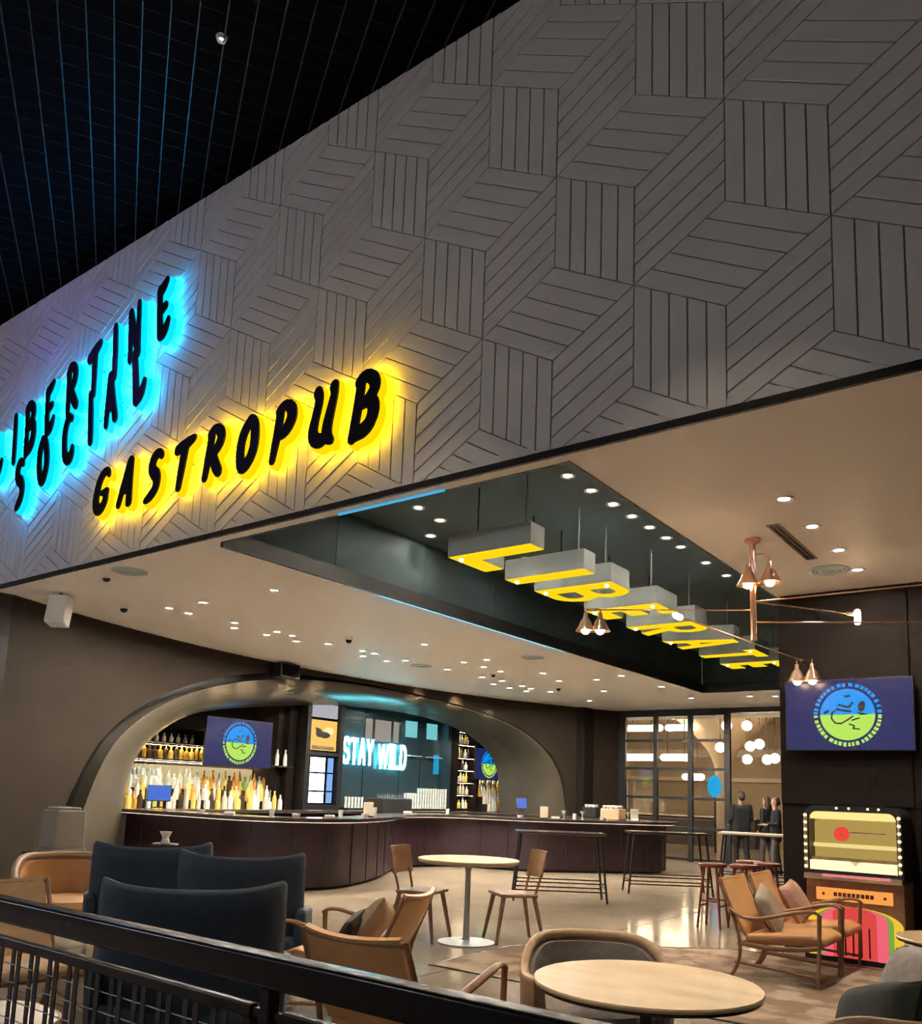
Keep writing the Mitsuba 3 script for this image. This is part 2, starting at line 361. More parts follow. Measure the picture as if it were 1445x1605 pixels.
O2 = OUT + (INN - OUT) * np.interp(tt, [0, .30, .50, .75, 1], [.24, .22, .14, .05, .04])      # a shadow gap runs between wall and arch
cur = [O2 + (INN - O2) * s for s in np.sin(ang_)]
back = [INN + (A([14.1, 0]) - INN) * q * A([1, .6]) for q in (.006, .012, .02)]
shell = sheet(cur + back, list(prof) + [1.06, 1.20, 1.5])
struct('wall_arch', shell, 'm_shell', smooth=True, label='smooth splayed concrete-like arch framing the bar')
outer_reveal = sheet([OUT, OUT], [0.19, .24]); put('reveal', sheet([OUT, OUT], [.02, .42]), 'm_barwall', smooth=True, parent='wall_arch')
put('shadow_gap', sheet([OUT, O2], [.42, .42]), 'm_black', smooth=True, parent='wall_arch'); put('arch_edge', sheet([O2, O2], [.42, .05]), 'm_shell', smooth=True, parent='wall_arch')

# wall of the bar behind the counter, end walls
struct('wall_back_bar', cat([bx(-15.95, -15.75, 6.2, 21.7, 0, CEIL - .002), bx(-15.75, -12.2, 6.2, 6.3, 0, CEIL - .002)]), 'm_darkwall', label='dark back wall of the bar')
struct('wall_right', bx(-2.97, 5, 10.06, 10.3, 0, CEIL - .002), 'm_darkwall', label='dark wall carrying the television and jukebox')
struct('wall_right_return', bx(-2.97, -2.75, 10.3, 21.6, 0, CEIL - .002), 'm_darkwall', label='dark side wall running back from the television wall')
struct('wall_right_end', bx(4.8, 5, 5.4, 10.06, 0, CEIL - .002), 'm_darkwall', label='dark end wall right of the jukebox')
put('wall_panel', bx(-1.60, 1.2, 10.03, 10.06, .10, 1.55), 'm_darkwall', parent='wall_right')
put('wall_panel', bx(-1.60, 1.2, 10.03, 10.06, 1.57, 3.9), 'm_darkwall', parent='wall_right')
put('wall_panel', bx(-2.97, -1.62, 10.03, 10.06, 1.57, 3.9), 'm_darkwall', parent='wall_right')

struct('wall_end_left', bx(-11.60, -11.22, 20.42, 21.62, 0, CEIL - .003), 'm_darkwall', label='black pier between the arch wall and the glazed doors')
# glazed folding doors at the far end
GY = 21.7
struct('wall_back', cat([bx(-15.75, -11.32, GY - .04, GY + .12, 0, CEIL - .002), bx(-11.32, -2.75, GY - .05, GY + .12, CEIL - .13, CEIL - .002)]), 'm_black', label='dark surround of the glazed doors at the far end')
cols = [-11.28, -10.71, -9.73, -8.75, -7.76]
rows = [.06, .85, 1.62, 2.39, 3.14, 3.83]
fr = [bx(cols[0] - .06, cols[-1] + .06, GY - .04, GY + .04, z - .035, z + .035) for z in rows]
win = thing('window_1', 'black framed glazed doors in square panes behind the bar', None); tag(win, labels[win]['label'], None, None, 'structure')
for x, w in zip(cols, (.05, .10, .055, .06, .075)): put('mullion', bx(x - w, x + w, GY - .06, GY + .05, 0.0, CEIL - .13), 'm_black', parent=win)
for z in rows: put('transom', bx(cols[0] + .05, cols[-1] - .05, GY - .04, GY + .04, z - .035, z + .035), 'm_black', parent=win)
for x0, x1 in zip(cols[:-1], cols[1:]):
    for z0, z1 in zip(rows[:-1], rows[1:]):
        put('pane', bx(x0 + .05, x1 - .05, GY - .004, GY + .004, z0 + .03, z1 - .03), 'm_pane', parent=win)
tr = thing('trim_1', 'dark jamb of the open doorway beside the glazed doors', None); tag(tr, labels[tr]['label'], None, None, 'structure')
put('jamb', bx(-3.2, -2.98, GY - .06, GY + .1, 0, CEIL - .13), 'm_black', parent=tr)

# the hall seen through the doors
struct('floor_far', bx(-22, 0, GY + .13, 36, -.12, -.001), 'm_floor', label='floor of the hall beyond the doors')
struct('ceiling_far', bx(-22, 0, GY + .13, 36, 4.55, 4.65), 'm_warmwall', label='warm ceiling of the hall beyond the doors')
struct('wall_far', bx(-22, 0, 33.0, 33.2, 0, 4.6), 'm_warmwall', label='warm lit wall far beyond the glazed doors')
for z0, z1 in ((3.3, 3.6), (2.35, 2.5)): put('moulding', bx(-21.9, -.1, 32.8, 33.0, z0, z1), 'm_cream', parent='wall_far')
struct('wall_far_side', cat([bx(-22, -21.8, GY + .13, 33, 0, 4.55), bx(-.2, 0, GY + .13, 33, 0, 4.55)]), 'm_warmwall', label='side walls of the hall beyond the doors')

# ================================================================== SIGNS
def brush(strokes):
    """brush lettering: every stroke a list of (x, y, radius); returns the union as a shapely shape"""
    out = []
    for st in strokes:
        st = A(st)
        p = spline(st, 4 * len(st)) if len(st) > 2 else np.linspace(st[0], st[-1], 6)
        for a, b in zip(p[:-1], p[1:]):
            out.append(shapely.MultiPoint([a[:2], b[:2]]).convex_hull.buffer(1e-4) if 0 else shapely.union(Point(a[:2]).buffer(a[2] * BOLD, 5), Point(b[:2]).buffer(b[2] * BOLD, 5)).convex_hull)
    return shapely.union_all(out).simplify(.006)
BOLD = 1.42
BR = {   # brush capitals in a box about .62 wide and 1 high
 'G': [[(.60, .86, .05), (.46, .97, .07), (.22, .86, .09), (.10, .52, .10), (.14, .18, .10), (.32, .04, .10), (.52, .12, .09), (.58, .38, .08)], [(.36, .44, .05), (.60, .44, .08)]],
 'A': [[(.06, .0, .075), (.20, .5, .085), (.36, .97, .10)], [(.36, .97, .10), (.46, .5, .085), (.56, .0, .09)], [(.18, .30, .07), (.50, .32, .08)]],
 'S': [[(.56, .90, .06), (.40, .98, .08), (.20, .86, .10), (.22, .62, .10), (.42, .48, .11), (.50, .26, .10), (.36, .06, .09), (.08, -.06, .05)]],
 'T': [[(.0, .86, .09), (.30, .93, .10), (.64, 1.02, .06)], [(.32, .92, .10), (.29, .5, .095), (.26, .0, .075)]],
 'R': [[(.12, .95, .085), (.11, .5, .09), (.07, .0, .07)], [(.06, .92, .07), (.34, 1.0, .08), (.52, .80, .10), (.38, .56, .09), (.14, .48, .06)], [(.26, .48, .07), (.42, .24, .10), (.60, .05, .085)]],
 'O': [[(.32, .98, .09), (.12, .74, .10), (.08, .36, .10), (.26, .03, .10), (.50, .20, .10), (.56, .62, .10), (.42, .94, .09), (.32, .98, .09)]],
 'P': [[(.12, .95, .085), (.11, .5, .09), (.05, -.04, .07)], [(.06, .92, .07), (.34, 1.0, .08), (.54, .78, .11), (.38, .50, .10), (.14, .44, .06)]],
 'U': [[(.06, 1.0, .09), (.08, .5, .09), (.10, .14, .10), (.30, .03, .10), (.50, .10, .09)], [(.56, 1.02, .09), (.53, .5, .095), (.56, .06, .09), (.68, -.02, .06)]],
 'B': [[(.12, 1.0, .085), (.11, .5, .09), (.06, -.06, .085)], [(.06, .97, .08), (.36, 1.02, .09), (.54, .82, .10), (.40, .60, .09), (.16, .54, .07)], [(.30, .56, .08), (.58, .40, .11), (.50, .12, .11), (.22, .0, .10), (.04, -.05, .07)]],
 'L': [[(.10, 1.02, .09), (.12, .5, .10), (.12, .02, .11)], [(.12, .04, .11), (.34, .06, .10), (.56, .26, .06)]],
 'I': [[(.12, 1.02, .08), (.12, .5, .09), (.08, -.02, .085)]],
 'E': [[(.12, .96, .085), (.10, .5, .09), (.12, .04, .10)], [(.10, .94, .09), (.34, 1.0, .08), (.50, 1.08, .05)], [(.12, .52, .08), (.42, .56, .06)], [(.12, .04, .10), (.36, .06, .09), (.54, .22, .05)]],
 'N': [[(.08, .0, .07), (.12, .5, .08), (.14, .98, .09)], [(.14, .98, .09), (.32, .5, .10), (.52, .04, .09)], [(.52, .04, .08), (.54, .5, .075), (.58, 1.06, .065)]],
 'C': [[(.56, .92, .06), (.40, .98, .08), (.18, .82, .10), (.10, .46, .10), (.20, .10, .10), (.40, .03, .10), (.58, .20, .07)]],
}
def facade_word(word, x0, z0, height, pitch, angle, m_glow, color, group_word, squeeze=1.0, widths=None):
    m_back = YELB if color == 'yellow' else CYNB; dx, dz = (.012, -.030) if color == 'yellow' else (.020, -.022)
    ca, sa = math.cos(angle), math.sin(angle)
    x = 0.0
    for n, ch in enumerate(word):
        w = (widths or {}).get(ch, 1.0) * pitch
        g = affinity.scale(brush(BR[ch]), height * squeeze, height, origin=(0, 0))
        g = affinity.skew(g, 6, 0, origin=(0, 0))
        g = affinity.translate(g, x, .03 * height * math.sin(n * 2.1))
        g = affinity.affine_transform(g, [ca, -sa, sa, ca, x0, z0])
        x += w
        k = thing('sign_letter', None, 'sign letter')
        tag(k, f'black brush letter {ch}, {ordinal(word, n)}in the {color} glowing facade word {word}')
        face = move(extrude(g, .016), F2); face.apply_translation([0, -.138, 0])
        halo = move(extrude(g.union(affinity.translate(g, dx, dz)).buffer(.006), .062), F2); halo.apply_translation([0, -.075, 0])
        bl = move(extrude(g.buffer(-.008), .006), F2); bl.apply_translation([0, -.0685, 0])
        lab = put('face', face, 'm_letterblack', parent=k); labels[lab] = {'label': 'black front face'}
        lab = put('glowing_body', halo, 'm_lamp', parent=k, **m_glow); labels[lab] = {'label': f'glowing {color} acrylic body'}
        put('back_light', bl, 'm_lamp', parent=k, **m_back)
        pts = A([g.representative_point().coords[0]])
        for q in (-.0,): put('standoff', bx(pts[0][0] - .012, pts[0][0] + .012, FY - .075, FY - .001, pts[0][1] - .012, pts[0][1] + .012), 'm_steel', parent=k)
def ordinal(word, n):
    ch = word[n]
    if word.count(ch) == 1: return ''
    return {0: 'the first of its kind ', 1: 'the second of its kind ', 2: 'the third of its kind '}[word[:n].count(ch)]
YEL, YELB = glow(1.15, .72, .0, .1), glow(70, 38, .02, .5)
CYN, CYNB = glow(.0, .82, 1.25, .1), glow(.02, 46, 120, .5)
facade_word('GASTROPUB', -9.10, 4.55, .48, .512, .0, YEL, 'yellow', 'GASTROPUB', .84)
facade_word('LIBERTINE', -11.72, 5.50, .59, .507, .245, CYN, 'cyan', 'LIBERTINE', .62, {'I': .62, 'N': 1.12})
facade_word('SOCIAL', -11.02, 4.97, .57, .585, .295, CYN, 'cyan', 'SOCIAL', .66, {'I': .58})

# hanging LIBERATE letters in the recess: faces look down, read along the recess
def blockletter(ch):
    s = .25
    if ch == 'L': return shapely.union_all([sbox(0, 0, s, 1), sbox(0, 0, .66, s)])
    if ch == 'I': return sbox(0, 0, s, 1)
    if ch == 'E': return shapely.union_all([sbox(0, 0, s, 1), sbox(0, 0, .62, s), sbox(0, .4, .56, .4 + s), sbox(0, .8, .62, 1)])
    if ch == 'T': return shapely.union_all([sbox(.26, 0, .26 + s, 1), sbox(0, .8, .72, 1)])
    if ch == 'A': return Polygon([(0, 0), (.27, 1), (.53, 1), (.80, 0), (.58, 0), (.51, .27), (.29, .27), (.22, 0)]).difference(Polygon([(.335, .44), (.40, .72), (.465, .44)]))
    bowl = lambda y0, y1, w: sbox(0, y0, w - (y1 - y0) / 2, y1).union(Point(w - (y1 - y0) / 2, (y0 + y1) / 2).buffer((y1 - y0) / 2, 8))
    hole_ = lambda y0, y1, w: sbox(s, y0 + .16, w - (y1 - y0) / 2, y1 - .16).union(Point(w - (y1 - y0) / 2, (y0 + y1) / 2).buffer((y1 - y0) / 2 - .16, 8))
    if ch == 'B': return shapely.union_all([bowl(0, .56, .72).difference(hole_(0, .56, .72)), bowl(.44, 1, .68).difference(hole_(.44, 1, .68)), sbox(0, 0, s, 1)])
    if ch == 'R': return shapely.union_all([bowl(.42, 1, .70).difference(hole_(.42, 1, .70)), sbox(0, 0, s, 1), Polygon([(.26, .46), (.46, .46), (.72, 0), (.48, 0)])])
LZ0, LZ1 = 4.05, 4.28
LX0, LH = -5.53, 1.05
ML = axes([LX0, 0, 0], [0, 1, 0], [1, 0, 0], [0, 0, -1])        # letter right = +Y, letter up = +X, face down
LIBY = glow(1.12, .68, .004, .5); BULB = glow(9, 6.5, 2.2, .05)
y = 6.98
for n, ch in enumerate('LIBERATE'):
    g = affinity.scale(blockletter(ch), LH, LH, origin=(0, 0)); g = affinity.translate(g, y, 0)
    k = thing('hanging_letter', f'grey box letter {ch} with yellow underside, {["first", "second", "third", "fourth", "fifth", "sixth", "seventh", "last"][n]} of hanging word LIBERATE', 'sign letter')
    body = move(extrude(g, LZ1 - LZ0), ML); body.apply_translation([0, 0, LZ1])
    fc = move(extrude(g.buffer(-.008, join_style=2), .006), ML); fc.apply_translation([0, 0, LZ0 - .0005])
    put('body', body, 'm_lettergrey', parent=k)
    put('lit_face', fc, 'm_lamp', parent=k, label='glowing yellow underside', **LIBY)
    b = g.bounds
    for (yy, xx) in (((b[0] + .10 * LH, .10 * LH),) + (((b[0] + .1 * LH, .9 * LH),) if ch in 'BETA' and ch != 'A' else ())):
        if g.contains(Point(yy, xx)): put('bulb', move(trimesh.creation.icosphere(1, .028), loc=(LX0 + xx, yy, LZ0 - .018)), 'm_lamp', parent=k, **BULB)
    for (yy, xx) in ((b[0] + .1 * LH, .30 * LH), (b[0] + .1 * LH, .88 * LH)) if ch not in 'AT' else ((g.centroid.x, .86 * LH),):
        put('hanger_rod', rod([LX0 + xx, yy, LZ1 - .002], [LX0 + xx, yy, RZ + .001], .011, 6), 'm_wire' if xx > .5 else 'm_steel', parent=k)
    y += {'I': .66, 'L': 1.12}.get(ch, 1.30) * .98

# ================================================================== CEILING FIXTURES
def downlight_proto(k):
    P = Proto()
    ring = lathe([(.043, .030), (.046, -.004), (.078, -.010), (.081, .0005)], 20)
    P.add('trim', ring, 'm_white', 25)
    lens = lathe([(.0001, -.0035), (.044, -.003), (.044, .02), (.0001, .02)], 20)
    P.add('lens', lens, 'm_lamp', False, **glow(k * 1.0, k * .87, k * .71, 1.0))
    return P
DL, DLM, DLR = downlight_proto(68 * LAMP), downlight_proto(46 * LAMP), downlight_proto(15 * LAMP)
spots = [(-10.44, 6.9), (-10.49, 7.26), (-9.67, 6.9), (-10.45, 8.05), (-10.8, 8.32), (-8.21, 6.89), (-10.42, 8.86), (-10.8, 8.97), (-10.45, 9.21), (-10.8, 9.61), (-10.48, 10.04), (-10.43, 10.84), (-10.42, 11.14), (-10.82, 11.27), (-10.82, 11.92), (-10.43, 12.01), (-8.98, 10.8), (-10.4, 13.26), (-9.53, 12.65), (-8.95, 12.57), (-9.51, 13.26), (-9.55, 13.89), (-10.39, 14.44), (-10.33, 15.1), (-10.85, 16.18), (-10.82, 15.48), (-10.39, 15.99), (-10.45, 16.45), (-10.81, 16.83), (-10.33, 17.13), (-8.89, 14.44), (-9.18, 15.55), (-8.34, 15.66), (-9.1, 17.44), (-10.35, 19.07), (-7.62, 15.34), (-7.57, 17.16), (-7.78, 19.34), (-5.9, 19.59), (-6.41, 19.4)]
for x, y in spots: DL.place('recessed_downlight', Tm(x, y, CEIL), 'small round lit downlight set in the pale ceiling left of and behind the recess', 'downlight', 'downlights in the pale bar ceiling')
for x, y in [(-1.94, 6.76), (-1.94, 7.58), (-1.92, 8.43), (-1.93, 9.25)]: DLM.place('recessed_downlight', Tm(x, y, CEIL), 'small round lit downlight in the pale ceiling right of the copper chandelier stem', 'downlight', 'downlights right of the chandelier')
for x, y in [(-4.23, 7.26), (-4.23, 7.76), (-4.23, 8.27), (-4.23, 8.75), (-4.23, 9.23), (-4.23, 9.72), (-4.23, 10.18), (-4.23, 11.05), (-4.23, 11.84)]: DLR.place('recessed_downlight', Tm(x, y, RZ), 'small round lit downlight in the right-hand row on the dark recess top', 'downlight', 'row of downlights in the recess')
for x, y in [(-6.19, 7.23), (-6.26, 7.73), (-6.76, 8.16), (-6.26, 9.66)]: DLR.place('recessed_downlight', Tm(x, y, RZ), 'small round lit downlight on the dark recess top left of the hanging letters', 'downlight', 'downlights at the left of the recess')
# gimbal downlights near the wall throw narrow beams on the arch
for (x, y), (tx, ty, tz) in (((-10.8, 8.97), (-13.2, 9.9, 3.12)), ((-10.8, 9.61), (-13.35, 10.6, 3.24)), ((-10.82, 11.27), (-13.5, 11.6, 3.38)), ((-10.82, 11.92), (-13.55, 12.5, 3.45)), ((-10.85, 16.18), (-12.75, 16.6, 3.68)), ((-10.82, 15.48), (-12.95, 15.4, 3.70)), ((-10.81, 16.83), (-12.35, 17.6, 3.45))):
    scene[f'gimbal_beam_{len(scene)}'] = {'type': 'spot', 'to_world': T().look_at(origin=[x, y, CEIL - .03], target=[tx, ty, tz], up=[0, 0, 1]), 'intensity': rgb(*(UNIT * q for q in (110, 84, 56))), 'cutoff_angle': 7.5, 'beam_width': 3.0}
V = Proto(); V.add('rim', lathe([(.20, .0), (.205, -.012), (.17, -.016), (.165, .0)], 28), 'm_lettergrey', 25)
for r in (.14, .10, .06): V.add('louvre_ring' if r == .14 else f'louvre_ring_{int((.14 - r) / .04 + .5):03d}', lathe([(r, 0), (r + .004, -.012), (r - .022, -.016), (r - .024, 0)], 24), 'm_lettergrey', 25)
for x, y, t in [(-9.0, 5.38, 'beside the facade edge'), (-2.18, 9.11, 'near the dark wall above the television'), (-8.02, 12.67, 'right of the lit downlight rows'), (-10.56, 12.64, 'among the downlights above the arch')]:
    V.place('round_vent', Tm(x, y, CEIL), f'grey round ceiling vent {t}', 'vent')
k = thing('slot_diffuser', 'long narrow dark slot vent in the ceiling right of the chandelier', 'vent')
put('frame', cat([bx(-2.27, -2.25, 7.35, 8.62, CEIL - .008, CEIL), bx(-2.18, -2.16, 7.35, 8.62, CEIL - .008, CEIL), bx(-2.25, -2.18, 7.35, 7.37, CEIL - .008, CEIL), bx(-2.25, -2.18, 8.60, 8.62, CEIL - .008, CEIL)]), 'm_brown', parent=k)
put('blade', bx(-2.22, -2.21, 7.37, 8.60, CEIL - .006, CEIL), 'm_brown', parent=k); put('slot', bx(-2.25, -2.18, 7.37, 8.60, CEIL - .003, CEIL - .0005), 'm_black', parent=k)
CAM = Proto(); CAM.add('base', lathe([(.06, 0), (.06, -.03), (.055, -.035)], 18), 'm_white', 25)
CAM.add('dome', lathe([(.05, -.034), (.048, -.055), (.036, -.075), (.018, -.086), (.0001, -.089)], 18), 'm_screen', 30)
for x, y, t in [(-9.74, 9.79, 'nearest of three among the downlights'), (-9.84, 14.06, 'middle of three among the downlights'), (-9.73, 16.47, 'farthest of three among the downlights')]:
    CAM.place('dome_camera', Tm(x, y, CEIL), f'small dark dome camera on the bar ceiling, {t}', 'camera')
CAM.place('dome_camera', Tm(-10.95, 6.52, CEIL), 'small dome camera on the ceiling right of the white loudspeaker', 'camera')
k = thing('smoke_detector', 'tiny dark round sensor on the ceiling below the round vent by the facade', 'sensor'); put('housing', lathe([(.045, 0), (.045, -.018), (.02, -.04), (.0001, -.042)], 16, (-9.62, 5.46, CEIL)), 'm_steel', 30, parent=k)
# white loudspeaker hung at the top of the wall, and the small black one above the arch
k = thing('loudspeaker', 'white box loudspeaker tilted under the ceiling at the top left corner', 'loudspeaker')
Ms = Tm(-10.95, 5.60, 3.73, 2.2) @ trimesh.transformations.rotation_matrix(.22, [0, 1, 0])
put('cabinet', move(rbox(-.11, .11, -.13, .13, -.20, .20, .03), Ms), 'm_white', 30, parent=k)
put('grille', move(rbox(.108, .122, -.115, .115, -.185, .185, .006, 8), Ms), 'm_white', 30, parent=k)
put('bracket', rod([-10.95, 5.60, 3.86], [-10.95, 5.60, CEIL], .015), 'm_steel', parent=k)
k = thing('loudspeaker', 'black box loudspeaker on the curved wall above the arch', 'loudspeaker')
put('cabinet', rbox(-13.02, -12.74, 11.0, 11.5, 3.66, 3.95, .02), 'm_black', 30, parent=k); put('grille', rbox(-12.745, -12.73, 11.03, 11.47, 3.69, 3.92, .006, 8), 'm_blackmatte', parent=k)
put('mount', bx(-13.3, -13.0, 11.2, 11.3, 3.78, 3.86), 'm_steel', parent=k)
k = thing('ceiling_spot', 'tiny white lamp in the black hall ceiling left of the facade top', 'downlight')
put('trim', lathe([(.05, 0), (.03, -.03), (.04, -.035), (.045, 0)], 16, (-5.83, 3.87, 8.03)), 'm_white', parent=k)
put('lens', lathe([(.0001, -.006), (.02, -.006), (.02, -.002), (.0001, -.002)], 12, (-5.83, 3.87, 8.02)), 'm_lamp', parent=k, **glow(2, 2, 2.2, .02))
put('cable', rod([-5.83, 3.87, 8.03], [-5.83, 3.87, 8.32], .012), 'm_black', parent=k)

# copper chandelier: upright stem, long thin rods crossing it, lamp bells and bare bulbs
CH = A([-2.50, 7.69])
k = thing('copper_chandelier', 'copper chandelier of long thin crossing rods with bell lamps under the ceiling', 'chandelier')
put('canopy', lathe([(.07, CEIL), (.07, CEIL - .03), (.03, CEIL - .05)], 16, (CH[0], CH[1], 0)), 'm_copper', 30, parent=k)
put('stem', rod([*CH, 3.02], [*CH, CEIL], .028, 12), 'm_copper', 40, parent=k)
HOT = glow(70, 48, 26, .8)
def bell(p, parent, lit=True):
    b = put('bell_shade', lathe(A([(.018, .165), (.022, .12), (.045, .09), (.062, .045), (.082, .012), (.090, 0), (.086, .002), (.058, .045), (.04, .085), (.0001, .10)]) * [1.2, 1.2], 18, p), 'm_copper', 40, parent=parent)
    put('bulb', move(trimesh.creation.icosphere(2, .045), loc=(p[0], p[1], p[2] + .008)), 'm_lamp', 40, parent=b, **HOT)
def arm(a, b, lamps):
    a, b = A(a), A(b)
    r = put('arm', rod(a, b, .0075, 8), 'm_copper', 40, parent=k)
    d = (b - a) / np.linalg.norm(b - a)
    put('counterweight', rod(b - d * .10, b + d * .02, .018, 10), 'm_brass', 40, parent=r)
    return r
def at_z(p, q, t): return A(p) * (1 - t) + A(q) * t
c = lambda z: A([CH[0], CH[1], z])
arm(c(3.38), [-1.0, 8.3, 3.52], 0)
arm(c(3.19), [-1.1, 9.0, 3.30], 0)
r = arm(c(3.38), [-1.98, 9.2, 3.50], 0)
put('bulb', move(trimesh.creation.capsule(.10, .034, count=[10, 10]), loc=(-1.95, 9.26, 3.48)), 'm_lamp', 40, parent=r, **HOT)
r = arm([-3.06, 7.15, 3.22], [-2.62, 9.80, 3.14], 0)
put('bulb', move(trimesh.creation.capsule(.09, .03, count=[10, 10]), M=axes([-3.02, 7.20, 3.20], [0, 0, 1], [1, 0, 0], [0, 1, 0])), 'm_lamp', 40, parent=r, **HOT)
for dx in (-.07, .09):
    put('drop', rod([-2.62 + dx, 9.74, 3.15], [-2.62 + dx, 9.74, 3.05], .008), 'm_copper', parent=k); bell((-2.62 + dx, 9.74, 2.905), k)
put('side_hook', tube(spline([(*CH, 3.80), (CH[0] + .10, CH[1] + .02, 3.82), (CH[0] + .145, CH[1] + .03, 3.76), (CH[0] + .145, CH[1] + .03, 3.70)], 10), .009, 6), 'm_copper', 40, parent=k)
bell((CH[0] - .03, CH[1] - .04, 3.53), k); bell((CH[0] + .145, CH[1] + .03, 3.55), k)
arm(c(3.30), [-4.30, 7.86, 3.52], 0)
for dx, dy in ((-.05, -.02), (.08, .06)):
    put('drop', rod([-4.26 + dx, 7.85 + dy, 3.51], [-4.26 + dx, 7.85 + dy, 3.45], .008), 'm_copper', parent=k); bell((-4.26 + dx, 7.85 + dy, 3.285), k)

# added pendants, out of view, that brighten the facade from below
for n, x in enumerate((-13.5, -10.5, -7.5, -4.5)):
    k = thing('hall_pendant', 'added unseen globe pendant lamp hanging in the hall before the facade', 'lamp', 'added globe pendants in the hall')
    put('globe', move(trimesh.creation.icosphere(3, .19), loc=(x, -1.6, 3.0)), 'm_lamp', True, parent=k, **glow(78, 75, 75, 3.0))
    put('cord', rod([x, -1.6, 3.185], [x, -1.6, 8.32], .01, 6), 'm_black', parent=k)

# added glowing strips imitating cyan reflections on two recess edges, tinting the ceiling
CYAN_GLOW = glow(.06, .42, .72, .3)
put('led_strip', bx(RX0 - .014, RX0 - .001, 7.6, 12.2, CEIL - .052, CEIL - .024), 'm_lamp', parent='ceiling', label='added glow strip for the cyan reflection along the edge of the recess', **glow(.5, 5.5, 10, 1.0))
put('led_strip', bx(-5.35, -4.15, RY0 - .03, RY0 - .012, CEIL - .018, CEIL - .004), 'm_lamp', parent='ceiling', label='short added glow strip for the cyan reflection at the front edge of the recess', **CYAN_GLOW)

k = thing('violet_spot', 'added unseen violet lamp under the hall ceiling beyond the left edge', 'lamp')  # lamp added beyond the left edge to give the violet glow there
put('housing', lathe([(.05, -.02), (.10, .0), (.11, .22), (.06, .28)], 16, (-10.9, 3.3, 7.45)), 'm_black', 30, parent=k)
put('lens', move(trimesh.creation.icosphere(2, .05), loc=(-10.85, 3.3, 7.40)), 'm_lamp', True, parent=k, **glow(60, 24, 260, 1.0))
put('yoke', rod([-10.9, 3.3, 7.72], [-10.9, 3.3, 8.32], .012), 'm_black', parent=k)

# warm spots added out of view to brighten the tables behind the railing
for n, (x, y, tx, ty) in enumerate(((-1.6, 2.6, -1.9, 4.0), (-4.2, 2.6, -4.3, 4.0))):
    k = thing('hall_spot', 'added unseen black can spotlight on the hall ceiling above the tables by the railing', 'spotlight', 'added spotlights above the railing tables')
    put('can', lathe([(.07, 7.72), (.075, 7.70), (.08, 7.98), (.03, 8.02)], 16, (x, y, 0)), 'm_black', 30, parent=k)
    put('rod', rod([x, y, 8.0], [x, y, 8.32], .012), 'm_black', parent=k)
    scene[k + '__beam'] = {'type': 'spot', 'to_world': T().look_at(origin=[x, y, 7.66], target=[tx, ty, 0.6], up=[0, 1, 0]), 'intensity': rgb(*(UNIT * c for c in (62, 50, 36))), 'cutoff_angle': 26.0, 'beam_width': 12.0}

# ================================================================== THE BAR
lipline = spline([(-13.4, 8.05), (-12.2, 8.15), (-11.2, 8.22), (-10.2, 8.38), (-9.65, 8.85), (-9.42, 9.6), (-9.65, 10.6), (-10.25, 11.8), (-11.0, 13.0), (-11.2, 14.0), (-10.8, 14.55), (-10.1, 14.75), (-9.4, 15.0), (-8.7, 15.7), (-8.0, 16.6), (-7.5, 17.45), (-7.75, 18.3), (-9.0, 18.6), (-10.8, 18.5), (-12.2, 18.3)], 90)
lip_ls = LineString(lipline)
def band(d0, d1):
    """strip between two offsets of the counter's front line; positive = towards the bartender"""
    c = Polygon(np.vstack([lipline, [(-13.5, 18.2), (-13.5, 8.05)]])).buffer(0)
    a = c.buffer(-d0) if d0 else c
    b = c.buffer(-d1)
    return a.difference(b).intersection(sbox(-13.3, 7, -6, 19.5))
k = thing('bar_counter', 'long curved bar counter with black polished top and aubergine leather front', 'bar counter')
put('counter_top', move(extrude(band(0, .68).simplify(.01), .055), loc=(0, 0, 1.03)), 'm_counter', parent=k)
put('front', move(extrude(band(.24, .30).simplify(.01), .98), loc=(0, 0, .05)), 'm_aubergine', 30, parent=k, label='aubergine leather front of the counter')
put('plinth', extrude(band(.34, .40).simplify(.01), .10), 'm_black', parent=k)
put('inner_shelf', move(extrude(band(.31, .62).simplify(.01), .03), loc=(0, 0, .82)), 'm_steel', parent=k)
rail_line = np.array(Polygon(np.vstack([lipline, [(-13.5, 18.2), (-13.5, 8.05)]])).buffer(0).buffer(-.12).exterior.coords)
rail_line = np.array([p for p in rail_line if p[0] > -12.9][:])
put('light_strip', move(extrude(band(.06, .08).simplify(.01), .012), loc=(0, 0, 1.017)), 'm_lamp', parent=k, label='warm light strip under the counter edge', **glow(1.6, 1.05, .85, .3))
# panel joints on the front: upright ribs
fl = Polygon(np.vstack([lipline, [(-13.5, 18.2), (-13.5, 8.05)]])).buffer(0).buffer(-.24).exterior
pts = [fl.interpolate(s) for s in np.arange(0, fl.length, .62)]
for p in pts:
    if p.x > -13: put('upholstery_rib', lathe([(.012, .06), (.012, 1.0)], 8, (p.x, p.y, 0)), 'm_aubergine', parent=k)

